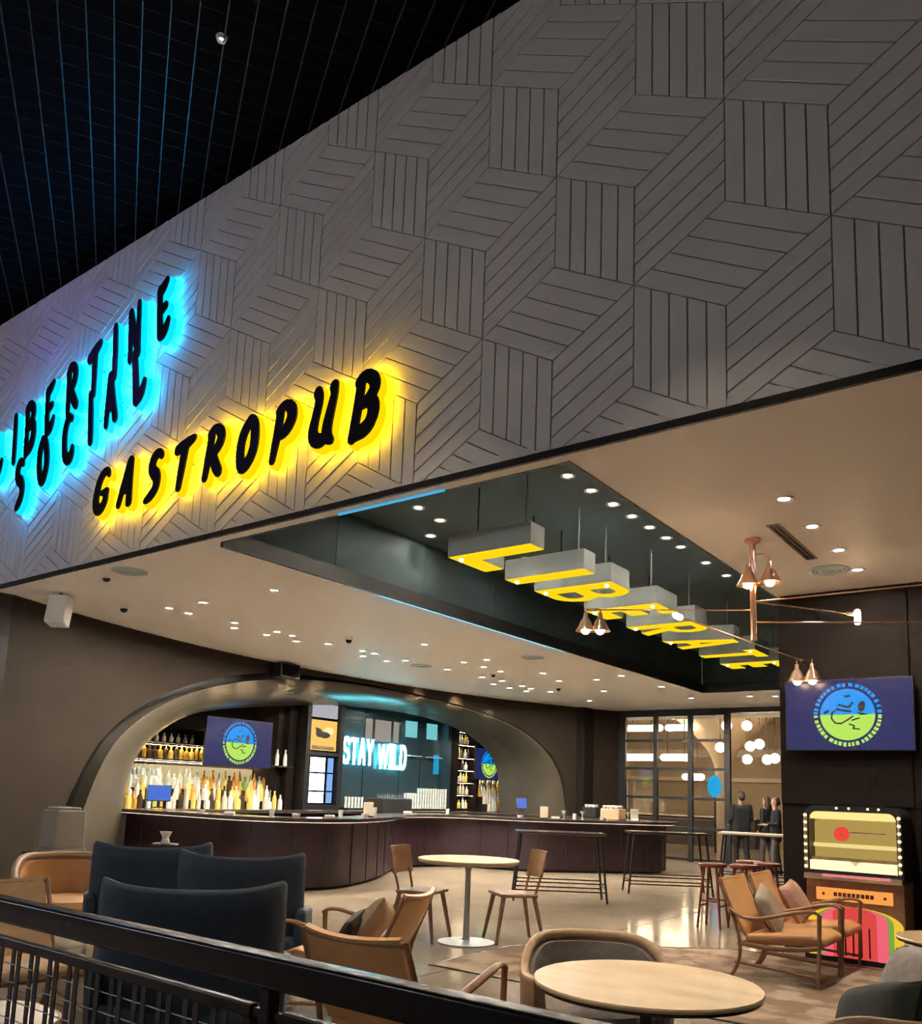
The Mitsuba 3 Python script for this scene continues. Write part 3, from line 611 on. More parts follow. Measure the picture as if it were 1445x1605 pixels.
# back-bar cabinets
k = thing('back_bar_shelving', 'dark back-bar shelving with bottles left of the first television', 'shelving')
put('carcass', cat([bx(-15.72, -14.55, 8.6, 13.05, 0, .98), bx(-15.75, -15.70, 8.6, 13.05, .98, 3.4)]), 'm_darkwall', parent=k)
put('worktop', bx(-15.72, -14.5, 8.58, 13.05, .98, 1.02), 'm_counter', parent=k)
for z, d in ((1.20, .55), (1.42, .30)): put('bottle_step', bx(-15.70, -14.55 - (.9 - d), 8.7, 13.0, 1.02, z), 'm_steel', parent=k)
for z in (2.02, 2.36): put('upper_shelf', bx(-15.70, -15.30, 9.7, 11.6, z - .03, z), 'm_steel', parent=k)
for z in (1.99, 2.33): put('shelf_light', bx(-15.42, -15.38, 9.75, 11.55, z - .045, z - .032), 'm_lamp', parent=k, **glow(26, 18, 7, .4))
put('backlit_panel', bx(-15.70, -15.695, 8.8, 12.95, 1.42, 1.90), 'm_lamp', parent=k, label='warm backlit panel behind the bottles', **glow(.50, .40, .20, .4))
put('step_light', bx(-15.62, -15.58, 8.8, 12.95, 1.95, 1.965), 'm_lamp', parent=k, label='light strip over the bottles', **glow(50, 38, 20, .8))
k = thing('tall_cabinet', 'tall dark cabinet between the first television and the lit doorway', 'cabinet')
put('body', bx(-15.7, -14.72, 13.07, 13.30, 0, 3.7), 'm_darkwall', parent=k); put('side', bx(-15.7, -14.9, 12.9, 13.06, 1.03, 3.6), 'm_darkwall', parent=k)
put('shelf', bx(-14.9, -14.5, 12.62, 13.06, 1.96, 1.99), 'm_steel', parent=k)
# lit glass cabinet column with poster
PX = -14.4
k = thing('lit_display_column', 'steel framed lit display column with a yellow poster over white panes', 'display cabinet')
put('frame', cat([bx(PX - .3, PX, 13.32, 13.44, 0, 3.72), bx(PX - .3, PX, 14.36, 14.50, 0, 3.72), bx(PX - .3, PX, 13.44, 14.36, 3.5, 3.72), bx(PX - .3, PX, 13.44, 14.36, 0, 1.16), bx(PX - .3, PX, 13.44, 14.36, 2.28, 2.36)]), 'm_steel', parent=k)
put('back', bx(PX - .32, PX - .28, 13.32, 14.5, 0, 3.72), 'm_darkwall', parent=k)
put('top_light', bx(PX - .12, PX - .10, 13.45, 14.35, 3.16, 3.48), 'm_lamp', parent=k, label='pale lit top panel', **glow(.42, .42, .46, .1))
put('poster', bx(PX - .12, PX - .10, 13.45, 14.35, 2.40, 3.10), 'm_lamp', parent=k, label='yellow backlit poster', **glow(.95, .58, .13, .2))
blob = shapely.union_all([Point(13.78, 2.80).buffer(.10), affinity.scale(Point(13.95, 2.76).buffer(.12), 1.5, .6), Polygon([(13.66, 2.92), (13.8, 2.9), (13.82, 2.72), (13.7, 2.78)])])
MX = lambda x: axes([x, 0, 0], [0, 1, 0], [0, 0, 1], [1, 0, 0])          # local x = Y, local y = z, outward +X
put('poster_mark', move(extrude(blob, .006), MX(PX - .099)), 'm_black', parent=k)
put('caption_strip', bx(PX - .099, PX - .094, 13.58, 14.28, 2.42, 2.50), 'm_brown', parent=k)
put('poster_light_patch', move(extrude(affinity.scale(Point(14.10, 2.86).buffer(.15), 1, .6), .004), MX(PX - .099)), 'm_lamp', parent=k, **glow(1.1, .85, .40, .1))
for n, (z0, z1) in enumerate(((1.90, 2.24), (1.48, 1.87), (1.20, 1.45))):
    put('lit_pane', bx(PX - .12, PX - .10, 13.58, 14.04, z0, z1), 'm_lamp', parent=k, **glow(1.7, 1.75, 1.9, .2))
    put('blue_pane', bx(PX - .12, PX - .10, 14.13, 14.30, z0, z1), 'm_lamp', parent=k, **glow(.20, .42, .85, .1))
# neon panel
k = thing('neon_backboard', 'blue-lit dark panelled backboard behind the neon sign', 'wall panel')
put('board', bx(PX - .36, PX - .30, 14.52, 18.5, 0, 3.66), 'm_bluepanel', parent=k)
for y0, y1 in ((14.55, 15.45), (15.5, 16.8), (16.85, 17.65), (17.7, 18.45)):
    put('panel', bx(PX - .30, PX - .27, y0, y1, 1.12, 3.2), 'm_bluepanel', parent=k)
    put('top_panel', bx(PX - .30, PX - .28, y0, y1, 3.22, 3.64), 'm_bluepanel', parent=k)
put('counter_shelf', bx(PX - .3, PX + .25, 14.52, 18.5, 1.06, 1.10), 'm_steel', parent=k); put('cupboard', bx(PX - .3, PX + .2, 14.52, 18.5, 0, 1.06), 'm_darkwall', parent=k)
put('end_post', bx(PX - .3, PX + .02, 18.5, 18.66, 0, 3.75), 'm_bluepanel', parent=k)
for n, (y0, y1, z0, z1) in enumerate(((15.50, 15.75, 2.76, 3.30), (15.85, 16.45, 2.76, 3.30), (16.55, 16.75, 2.76, 3.30))):
    put('window_pane', bx(PX - .269, PX - .26, y0, y1, z0, z1), 'm_lamp', parent=k, **glow(.30, .26, .22, .1))
for y0, y1 in ((17.02, 17.5), (17.9, 18.36)):
    put('lit_pane', bx(PX - .269, PX - .26, y0, y1, 2.95, 3.38), 'm_lamp', parent=k, **glow(.16, .55, .58, .1))
    put('glass_shelf', bx(PX - .28, PX - .05, y0, y1, 2.45, 2.47), 'm_g_clear', parent=k)
put('blue_edge', bx(PX - .29, PX - .26, 18.25, 18.48, 2.02, 2.55), 'm_lamp', parent=k, **glow(.0, .30, .55, .1))
NEON = glow(2.2, 11, 12.5, 2.0)
y = 14.66
for n, ch in enumerate('STAY WILD'):
    if ch == ' ': y += .16; continue
    t = meshkit.text_mesh(ch, .62, .05, bold=ch != 'W')
    b = t.bounds; w = {'I': .10, 'W': .36}.get(ch, .235)
    t.apply_translation([-b[0, 0], -b[0, 1], 0]); t.apply_scale([w / (b[1, 0] - b[0, 0]), 1, 1])
    z0 = 2.07 + (.06 if n < 4 else 0)
    k2 = thing('neon_letter', f'glowing pale cyan neon letter {ch} of the sign STAY WILD', 'neon sign')
    put('tube', move(t, MX(PX - .20) @ Tm(y, z0)), 'm_lamp', parent=k2, **NEON)
    put('holder', bx(PX - .265, PX - .199, y + w * .3, y + w * .3 + .02, z0 + .05, z0 + .08), 'm_steel', parent=k2)
    y += w + .042
# glazed shelf column and bottle bay at the right
k = thing('glass_shelf_column', 'tall lit shelf column right of the neon sign', 'shelving')
RXX = -14.2
put('frame', cat([bx(RXX - .5, RXX, 18.70, 18.76, 0, 3.72), bx(RXX - .5, RXX, 19.62, 19.72, 0, 3.72), bx(RXX - .5, RXX, 18.76, 19.62, 3.25, 3.72), bx(RXX - .5, RXX, 18.76, 19.62, 0, 1.12), bx(RXX - .55, RXX - .5, 18.7, 19.72, 0, 3.72)]), 'm_darkwall', parent=k)
SHZ = (1.12, 1.50, 1.84, 2.18, 2.52, 2.88)
for z in SHZ[1:]: put('shelf', bx(RXX - .48, RXX - .02, 18.77, 19.61, z - .02, z), 'm_steel', parent=k)
for z in SHZ[1:] + (3.24,): put('shelf_light', bx(RXX - .12, RXX - .09, 18.8, 19.6, z - .036, z - .024), 'm_lamp', parent=k, **glow(20, 16, 10, .2))
k = thing('back_bar_shelving', 'low stepped back-bar shelving crowded with pale bottles under the second television', 'shelving')
put('carcass', cat([bx(-14.75, -13.75, 19.75, 21.4, 0, 1.06), bx(-14.8, -14.72, 19.75, 21.5, 0, 3.6)]), 'm_darkwall', parent=k)
for z, d in ((1.26, -13.95), (1.46, -14.15), (1.66, -14.35)): put('bottle_step', bx(-14.72, d, 19.78, 21.38, 1.06, z), 'm_steel', parent=k)
put('upper_shelf', bx(-14.72, -14.4, 20.45, 21.4, 1.98, 2.0), 'm_steel', parent=k)
put('shelf_light', bx(-14.50, -14.47, 20.5, 21.36, 2.36, 2.372), 'm_lamp', parent=k, **glow(26, 18, 7, .3)); put('top_shelf', bx(-14.72, -14.4, 20.45, 21.4, 2.38, 2.4), 'm_steel', parent=k)
put('backlit_panel', bx(-14.72, -14.715, 19.8, 21.36, 1.66, 1.92), 'm_lamp', parent=k, label='warm backlit panel behind the bottles', **glow(.9, .75, .4, .3))
put('step_light', bx(-14.60, -14.57, 19.8, 21.36, 1.955, 1.967), 'm_lamp', parent=k, **glow(50, 38, 20, .5))

# televisions
def scene_last(): return next(reversed(scene))
def television(cx, cy, cz, ang, w, h, label):
    """screen facing local -y, turned by ang about z"""
    k = thing('television', label, 'television')
    M = Tm(cx, cy, cz, ang)
    put('casing', move(rbox(-w / 2 - .015, w / 2 + .015, -.01, .05, -h / 2 - .015, h / 2 + .018, .008, 8), M), 'm_black', parent=k)
    put('screen', move(bx(-w / 2, w / 2, -.014, -.0105, -h / 2, h / 2), M), 'm_screen', parent=k, label='deep blue lit screen', **glow(.017, .021, .105, .3))
    r = h * .46
    S2 = lambda d: M @ axes([0, d, 0], [1, 0, 0], [0, 0, 1], [0, -1, 0])
    disc = Point(0, 0).buffer(r * .80, 32)
    upper, lower = sbox(-2, 0, 2, 2), sbox(-2, -2, 2, 0)
    EB, EG = glow(.0, .30, .90, .2), glow(.46, .78, .10, .2)
    put('emblem_top', move(extrude(disc.intersection(upper), .003), S2(-.0145)), 'm_lamp', parent=k, label='bright blue upper half of the round emblem', **EB)
    put('emblem_bottom', move(extrude(disc.intersection(lower), .003), S2(-.0145)), 'm_lamp', parent=k, label='lime lower half of the round emblem', **EG)
    tops, bots = [], []
    rng = random.Random(3)
    a = 2.0
    while a < 358:                                   # ring of small letter-like blocks
        da = rng.choice((4.5, 6, 6, 7.5))
        th = np.radians(np.linspace(a, a + da, 4)); ro = r * (1.0 - .02 * rng.random()); ri = r * (.86 + .02 * rng.random())
        g = Polygon(np.r_[np.c_[np.cos(th), np.sin(th)] * ro, (np.c_[np.cos(th), np.sin(th)] * ri)[::-1]])
        (tops if np.sin(th.mean()) > 0 else bots).append(g)
        a += da + rng.choice((2.2, 2.2, 2.8, 5))
    put('ring_top', move(extrude(shapely.MultiPolygon(tops), .003), S2(-.0145)), 'm_lamp', parent=k, label='blue upper half of the ring of lettering', **EB); labels[scene_last()]['kind'] = 'stuff'
    put('ring_bottom', move(extrude(shapely.MultiPolygon(bots), .003), S2(-.0145)), 'm_lamp', parent=k, label='lime lower half of the ring of lettering', **EG); labels[scene_last()]['kind'] = 'stuff'
    sc = r
    marks = shapely.union_all([LineString([(.16, -.06), (.02, -.16), (-.18, -.28), (-.36, -.26), (-.46, -.12), (-.44, .06), (-.34, .14)]).buffer(.022),
        affinity.rotate(affinity.scale(Point(.42, .24).buffer(.1), 1, 1.7), -12), LineString([(-.22, .30), (.05, .22), (.16, .36)]).buffer(.03), LineString([(-.30, .18), (-.12, .12), (.10, .10)]).buffer(.03), LineString([(-.66, .06), (-.56, .12)]).buffer(.035), Polygon([(.28, .08), (.62, -.02), (.36, -.02)]),
        LineString([(.06, -.30), (.20, -.36), (.16, -.44), (.34, -.46)]).buffer(.02), LineString([(.14, -.18), (.34, -.12)]).buffer(.022), LineString([(-.05, .56), (.08, .58)]).buffer(.03)])
    marks = affinity.scale(marks, sc, sc, origin=(0, 0))
    put('emblem_marks', move(extrude(marks, .003), S2(-.0180)), 'm_black', parent=k, label='dark marks on the emblem'); labels[scene_last()]['kind'] = 'stuff'
    put('wall_bracket', move(bx(-.12, .12, .05, .125, -.1, .1), M), 'm_steel', parent=k)
    return k
television(-2.215, 9.90, 2.545, 0.0, 1.28, .76, 'large television with a blue and lime round emblem on the dark right wall')
television(-14.66, 11.66, 2.42, math.pi / 2, 1.72, .98, 'large television with a round emblem over the left bottle shelves of the bar')
television(-14.03, 19.98, 2.38, math.pi / 2, 1.3, .86, 'farthest television, half hidden by the arch, right of the shelf column')
"""bracket of the left television reaches the back wall"""
put('wall_arm', bx(-15.7, -14.79, 11.6, 11.7, 2.4, 2.5), 'm_steel', parent='television_001'); put('wall_arm', bx(-14.75, -14.16, 19.93, 20.03, 2.4, 2.46), 'm_steel', parent='television_002')

# bottles
def bottle_shapes():
    return [lathe([(.044, 0), (.047, .01), (.047, .17), (.038, .20), (.018, .23), (.016, .275), (.020, .277), (.020, .295), (.0001, .295)], 10),
            lathe([(.056, 0), (.058, .01), (.058, .13), (.048, .165), (.020, .185), (.018, .225), (.025, .227), (.025, .252), (.0001, .252)], 10),
            lathe([(.038, 0), (.040, .01), (.040, .19), (.030, .235), (.016, .265), (.015, .31), (.018, .312), (.018, .33), (.0001, .33)], 10)]
BS = [mikit.ply(m, 'm_g_clear', smooth=35) for m in bottle_shapes()]
GL = mikit.ply(lathe([(.026, 0), (.028, .004), (.034, .13), (.033, .13), (.0001, .012)], 10), 'm_g_clear', smooth=35)
rng = random.Random(11)
def bottle(x, y, z, matl, label, group, shape=None, s=1.0):
    k = thing('bottle', label, 'bottle', group)
    d = dict(BS[rng.randrange(3) if shape is None else shape]); d['bsdf'] = {'type': 'ref', 'id': matl}
    d['to_world'] = T(Tm(x, y, z, 0, s).tolist()); scene[k] = d
SHN = dict(zip(SHZ, ('lowest', 'second', 'third', 'fourth', 'fifth', 'topmost')))
def bottle_in(x, y, z, m_, where, s): bottle(x, y, z, m_, f'{CN[m_]} {where}', f'{CN[m_]} {where}'.replace('bottle', 'bottles'), None, s)
CN = {'m_g_clear': 'clear', 'm_g_gold': 'golden', 'm_g_amber': 'amber', 'm_g_dark': 'dark', 'm_cream': 'cream', 'm_g_orange': 'orange', 'm_g_green': 'green'}
PAL = ['m_g_clear', 'm_g_clear', 'm_g_gold', 'm_g_gold', 'm_g_amber', 'm_g_dark', 'm_cream']
for z, x, st in ((1.02, -14.68, .15), (1.20, -15.02, .14), (1.42, -15.3, .14)):
    for y in np.arange(9.15, 12.95, st):
        m_ = rng.choice(PAL)
        if z == 1.42 and 12.02 < y < 12.2: m_ = 'm_g_orange'
        if z == 1.42 and 12.24 < y < 12.5: m_ = 'm_g_green'
        if z == 1.42 and y < 10.9: m_ = rng.choice(['m_g_clear', 'm_cream', 'm_g_clear'])
        lab = {'m_g_orange': 'orange bottle under the first television', 'm_g_green': 'bright green bottle under the first television'}.get(m_, f'{CN[m_]} bottle in the crowded rows on the left back-bar steps')
        bottle(x + rng.uniform(-.03, .03), y + rng.uniform(-.03, .03), z, m_, lab, {'m_g_orange': 'orange bottles', 'm_g_green': 'green bottles'}.get(m_, f'{CN[m_]} bottles on the left back-bar steps'), None, rng.uniform(1.1, 1.4))
for y in np.arange(9.8, 11.55, .125): bottle_in(-15.45, y, 2.02, rng.choice(['m_g_gold', 'm_g_amber', 'm_g_gold', 'm_g_dark']), 'bottle on the wall shelf left of the first television', 1.0)
for y in np.arange(9.85, 11.2, .17): bottle(-15.45, y, 2.36, 'm_cream', 'pale squat bottle on the topmost shelf left of the first television', 'bottles on the topmost left shelf', 1, .72)
for z, x in ((1.06, -13.86), (1.26, -14.05), (1.46, -14.25), (1.66, -14.5)):
    for y in np.arange(19.84, 21.36, .13): bottle_in(x, y + rng.uniform(-.03, .03), z, rng.choice(['m_g_gold', 'm_g_clear', 'm_cream', 'm_g_clear', 'm_g_amber']), 'bottle in the rows below the farthest television', 1.15)
for y in np.arange(20.52, 21.36, .12): bottle_in(-14.55, y, 2.0, rng.choice(['m_g_amber', 'm_g_orange', 'm_g_gold']), 'bottle on the wall shelf right of the farthest television', 1.0)
for z in SHZ:
    for y in np.arange(18.86, 19.58, .15): bottle_in(RXX - .22 + rng.uniform(-.05, .05), y, z, rng.choice(['m_cream', 'm_g_clear', 'm_g_dark', 'm_g_gold', 'm_cream']), f'bottle on the {SHN[z]} shelf of the tall lit column', .95)
for y in (12.72, 12.95): bottle(-14.66, y, 1.99, 'm_g_clear', 'clear bottle on the small shelf right of the first television', 'bottles on the small shelf', 2, 1.1)
def glass(x, y, z, label, group):
    k = thing('glass', label, 'glass', group); d = dict(GL); d['to_world'] = T(Tm(x, y, z).tolist()); scene[k] = d
for y in np.arange(16.75, 18.45, .105):
    for n in range(3 if y < 17.2 else 4): glass(PX + .05, y, 1.10 + .132 * n, 'upturned drinking glass in the stacks below the neon sign', 'glasses stacked below the neon sign')
for y in np.arange(14.62, 15.2, .11):
    for n in range(2): glass(PX + .05, y, 1.10 + .132 * n, 'drinking glass left of the black ice bin', 'glasses left of the ice bin')
# things on the counter and back bar
k = thing('ice_bin', 'black bar caddy with a row of small pourers under the neon sign', 'caddy')
put('bin', rbox(-12.62, -12.2, 13.55, 14.5, 1.02, 1.38, .02), 'm_black', parent=k)
put('bin_stand', bx(-12.6, -12.22, 13.6, 14.45, 0, 1.02), 'm_steel', parent=k)
for n in range(12): put('pourer', lathe([(.018, 1.381), (.018, 1.42), (.008, 1.44), (.008, 1.47)], 8, (-12.4, 13.6 + n * .075, 0)), 'm_chrome', parent=k)
def menu(x, y, rz, label):
    k = thing('menu_holder', label, 'menu')
    put('card', move(rbox(-.085, .085, -.012, .012, .018, .25, .006, 8), Tm(x, y, 1.085, rz)), 'm_cream', parent=k); put('foot', move(bx(-.09, .09, -.035, .035, 0, .018), Tm(x, y, 1.085, rz)), 'm_black', parent=k)
menu(-10.10, 10.85, .9, 'cream menu holder on the front curve of the counter'); menu(-9.35, 15.35, .9, 'cream menu card on the rear counter right of the arch'); menu(-8.2, 17.2, .8, 'white card standing near the right end of the rear counter')
k = thing('drink_tumbler', 'pale tumbler beside the cream menu holder on the counter', 'glass'); put('cup', lathe([(.04, 0), (.055, .16), (.05, .16), (.0001, .02)], 16, (-10.22, 11.12, 1.085)), 'm_g_clear', 35, parent=k)
def tablet(x, y, z, rz, w, h, label):
    k = thing('till_screen', label, 'screen'); M = Tm(x, y, z, rz) @ trimesh.transformations.rotation_matrix(-.18, [1, 0, 0])
    put('casing', move(rbox(-w / 2 - .01, w / 2 + .01, 0, .025, -h / 2 - .01, h / 2 + .01, .008, 8), M), 'm_black', parent=k)
    put('screen', move(bx(-w / 2, w / 2, -.003, -.0005, -h / 2, h / 2), M), 'm_screen', parent=k, label='blue lit screen', **glow(.05, .15, .62, .2))
    put('stand', rod([x, y, z - h / 2], [x, y, z - h / 2 - .10], .025), 'm_black', parent=k); put('base', lathe([(.09, 0), (.09, .015), (.03, .02)], 14, (x, y, z - h / 2 - .118)), 'm_black', parent=k)
tablet(-12.75, 8.55, 1.36, .95, .36, .25, 'blue-lit till screen at the left end of the counter'); tablet(-11.55, 17.9, 1.35, .75, .24, .24, 'small blue-lit till screen at the right end of the arch')
rng2 = random.Random(5)
CB = [mikit.ply(lathe([(.05, 0), (.07, .05), (.075, .055), (.0001, .012)], 12), 'm_white', smooth=30), mikit.ply(rbox(-.08, .08, -.06, .06, 0, .05, .015, 8), 'm_white'), mikit.ply(lathe([(.035, 0), (.04, .12), (.036, .12), (.0001, .02)], 12), 'm_g_clear', smooth=30)]
for n, (d, s) in enumerate(((.30, 1.9), (.28, 2.6), (.35, 3.5), (.5, 4.1), (.3, 4.7), (.45, 5.3), (.3, 6.0), (.4, 9.3), (.3, 10.0), (.35, 11.4), (.3, 12.3), (.4, 12.8), (.3, 13.4), (.4, 14.2))):
    p = np.array(Polygon(np.vstack([lipline, [(-13.5, 18.2), (-13.5, 8.05)]])).buffer(0).buffer(-d).exterior.interpolate(0).coords[0])
    ls = LineString(lipline).interpolate(s); q = A([ls.x, ls.y]); t = A(LineString(lipline).interpolate(s + .02).coords[0]) - q; t /= np.linalg.norm(t)
    p = q + A([-t[1], t[0]]) * d
    kind = n % 3
    k = thing(('bowl', 'napkin_stack', 'tumbler')[kind], ('small white bowl on the bar counter', 'white napkin stack on the bar counter', 'clear tumbler on the bar counter')[kind], ('bowl', 'napkins', 'glass')[kind], ('white bowls on the bar counter', 'napkin stacks on the bar counter', 'tumblers on the bar counter')[kind])
    scene[k] = {**CB[kind], 'to_world': T(Tm(p[0], p[1], 1.0855, rng2.random()).tolist())}
k = thing('cup_rack', 'black rack topped with white cups on the rear counter beside the arch', 'rack')
put('box', rbox(-9.95, -9.6, 18.05, 18.35, 1.086, 1.33, .02), 'm_black', parent=k)
for n in range(6): put('cup', lathe([(.025, 0), (.042, .06), (.038, .06), (.0001, .01)], 12, (-9.88 + .10 * (n % 3), 18.12 + .14 * (n // 3), 1.331)), 'm_white', 30, parent=k)
for n, (x, y) in enumerate(((-9.2, 15.9), (-8.95, 16.25), (-8.55, 17.6), (-9.0, 18.25))):
    k = thing('cocktail_glass', 'clear cocktail glass standing on the rear counter', 'glass', 'cocktail glasses on the rear counter')
    put('glass', lathe([(.04, 0), (.04, .004), (.006, .01), (.006, .09), (.055, .17), (.05, .17), (.0001, .10)], 14, (x, y, 1.0855)), 'm_g_clear', 30, parent=k)
k = thing('bread_crate', 'brown crate with pale rolled towels on the rear counter in front of the glazed doors', 'crate')
put('box', rbox(-8.9, -8.45, 16.95, 17.3, 1.086, 1.33, .02), 'm_paleply', parent=k)
for n in range(4): put('towel', rod([-8.84 + n * .1, 17.0, 1.36], [-8.84 + n * .1, 17.25, 1.36], .04, 10), 'm_white', True, parent=k)
for n, (x, y) in enumerate(((-13.75, 8.75), (-13.7, 9.02))):
    k = thing('wine_glass_rack', 'hanging stemmed glasses at the left jamb of the arch' if n == 0 else 'second hanging cluster of stemmed glasses at the left jamb', 'glasses')
    put('rail', bx(x - .2, x + .2, y - .02, y + .02, 1.86, 1.88), 'm_steel', parent=k); put('hanger', rod([x, y, 1.88], [x, y, CEIL], .008), 'm_steel', parent=k)
    for q in range(3): put('stem_glass', lathe([(.030, -.20), (.042, -.12), (.03, -.085), (.006, -.07), (.006, -.015), (.03, -.004), (.03, 0)], 12, (x - .13 + q * .13, y, 1.86)), 'm_g_clear', 30, parent=k)

# ================================================================== FURNITURE
def barrel_chair():
    P = Proto()
    th = np.linspace(math.radians(58), math.radians(302), 40)          # opening towards +x
    def wallmesh(r0, r1, z0, ztop):
        v, f = [], []
        for t in th:
            zt = ztop(t)
            for r, z in ((r0, z0), (r1, z0), (r1 + .015, zt), (r0 + .015, zt)): v.append([r * math.cos(t), r * math.sin(t) * .98, z])
        n = len(th)
        for i in range(n - 1):
            for j in range(4):
                a, b, c2, d = i * 4 + j, i * 4 + (j + 1) % 4, (i + 1) * 4 + (j + 1) % 4, (i + 1) * 4 + j
                f += [[a, b, c2], [a, c2, d]]
        f += [[0, 2, 1], [0, 3, 2], [4 * n - 4, 4 * n - 3, 4 * n - 2], [4 * n - 4, 4 * n - 2, 4 * n - 1]]
        m = tm(v, f); m.invert() if m.volume < 0 else None
        return m
    zt = lambda t: .56 + .17 * ss_((-math.cos(t) + .2) / 1.0)
    P.add('shell', wallmesh(.385, .42, .22, zt), 'm_brown', 40)
    P.add('inner_pad', wallmesh(.345, .384, .34, lambda t: zt(t) - .03), 'm_greyfab', 40)
    rim = [(.405 * math.cos(t), .40 * math.sin(t), zt(t) + .008) for t in th]
    P.add('rim', tube(rim, .026, 10), 'm_paleply', True)
    P.add('seat', lathe([(.30, .24), (.345, .26), (.35, .38), (.32, .425), (.20, .44), (.0001, .445)], 32), 'm_greyfab', 30)
    for n, (x, y) in enumerate(((.26, .24), (.26, -.24), (-.26, .24), (-.26, -.24))):
        P.add('leg' if n == 0 else f'leg_{n:03d}', rod([x * 1.12, y * 1.12, 0], [x, y, .26], .016, 10, .024), 'm_wood', 40)
    return P
def ss_(t): t = min(max(t, 0), 1); return t * t * (3 - 2 * t)
def lounge_armchair():
    """tan leather easy chair with sculpted wooden arms, facing +x"""
    P = Proto()
    w = .33
    P.add('seat', hull([(-.24, -w + .05, .335, .045), (-.24, w - .05, .335, .045), (.30, -w + .05, .395, .045), (.30, w - .05, .395, .045), (.37, -w + .06, .375, .04), (.37, w - .06, .375, .04)]), 'm_tan', 35)
    v, f = [], []                                                   # leather back slung between the posts, bowed backwards
    n, q = 9, 9
    for side in (0, 1):
        for i in range(n):
            s = i / (n - 1)
            for j in range(q):
                t = (j / (q - 1) - .5) * 2
                x = -.25 - .24 * s - .05 * (1 - t * t) * (.4 + .6 * s) - .02 * math.sin(s * math.pi) + (-.028 if side else 0)
                v.append([x, t * (w - .005) * (1 - .06 * s), .36 + .47 * s + .02 * t * t * s + (.0 if side else .012 * s)])
    N = n * q
    for i in range(n - 1):
        for j in range(q - 1):
            a, b, c2, d = i * q + j, i * q + j + 1, (i + 1) * q + j + 1, (i + 1) * q + j
            f += [[a, b, c2], [a, c2, d], [N + a, N + c2, N + b], [N + a, N + d, N + c2]]
    ring = [j for j in range(q)] + [i * q + q - 1 for i in range(1, n)] + [(n - 1) * q + j for j in range(q - 2, -1, -1)] + [i * q for i in range(n - 2, 0, -1)]
    for a, b in zip(ring, ring[1:] + ring[:1]): f += [[a, N + b, b], [a, N + a, N + b]]
    bk = tm(v, f); bk.fix_normals()
    P.add('backrest', bk, 'm_tan', 40)
    k = 0
    for s in (-1, 1):
        y = s * (w + .025); sfx = '' if s < 0 else '_001'
        arm = spline([(-.40, y * .97, .60), (-.30, y * 1.02, .535), (-.16, y * 1.05, .525), (.05, y * 1.07, .575), (.24, y * 1.05, .625), (.36, y * 1.0, .625), (.40, y * .99, .60)], 26)
        P.add('arm' + sfx, tube(arm, np.interp(np.linspace(0, 1, 26), [0, .3, .7, .95, 1], [.016, .026, .026, .02, .014]), 10, (1.15, .72)), 'm_wood', True)
        P.add('front_leg' + sfx, rod([.36, y, 0], [.38, y, .612], .014, 10, .019), 'm_wood', 40)
        P.add('rear_post' + sfx, tube(spline([(-.40, y * .97, 0), (-.31, y * .97, .26), (-.37, y * .97, .52), (-.50, y * .95, .84)], 14), np.linspace(.017, .015, 14), 10), 'm_wood', True)
        P.add('side_rail' + sfx, tube(spline([(-.33, y * .97, .30), (.0, y * .98, .285), (.37, y, .335)], 10), .02, 8, (.7, 1.1)), 'm_wood', True)
        P.add('stretcher' + sfx, rod([-.36, y * .97, .13], [.37, y, .09], .013, 8), 'm_wood', 40)
    P.add('cross_rail', rod([.34, -w - .02, .325], [.34, w + .02, .325], .016, 8), 'm_wood', 40)
    P.add('cross_rail_001', rod([-.32, -w - .02, .29], [-.32, w + .02, .29], .016, 8), 'm_wood', 40)
    P.add('top_rail', tube(spline([(-.49, -w + .01, .825), (-.545, 0, .815), (-.49, w - .01, .825)], 12), .017, 8), 'm_wood', True)
    return P
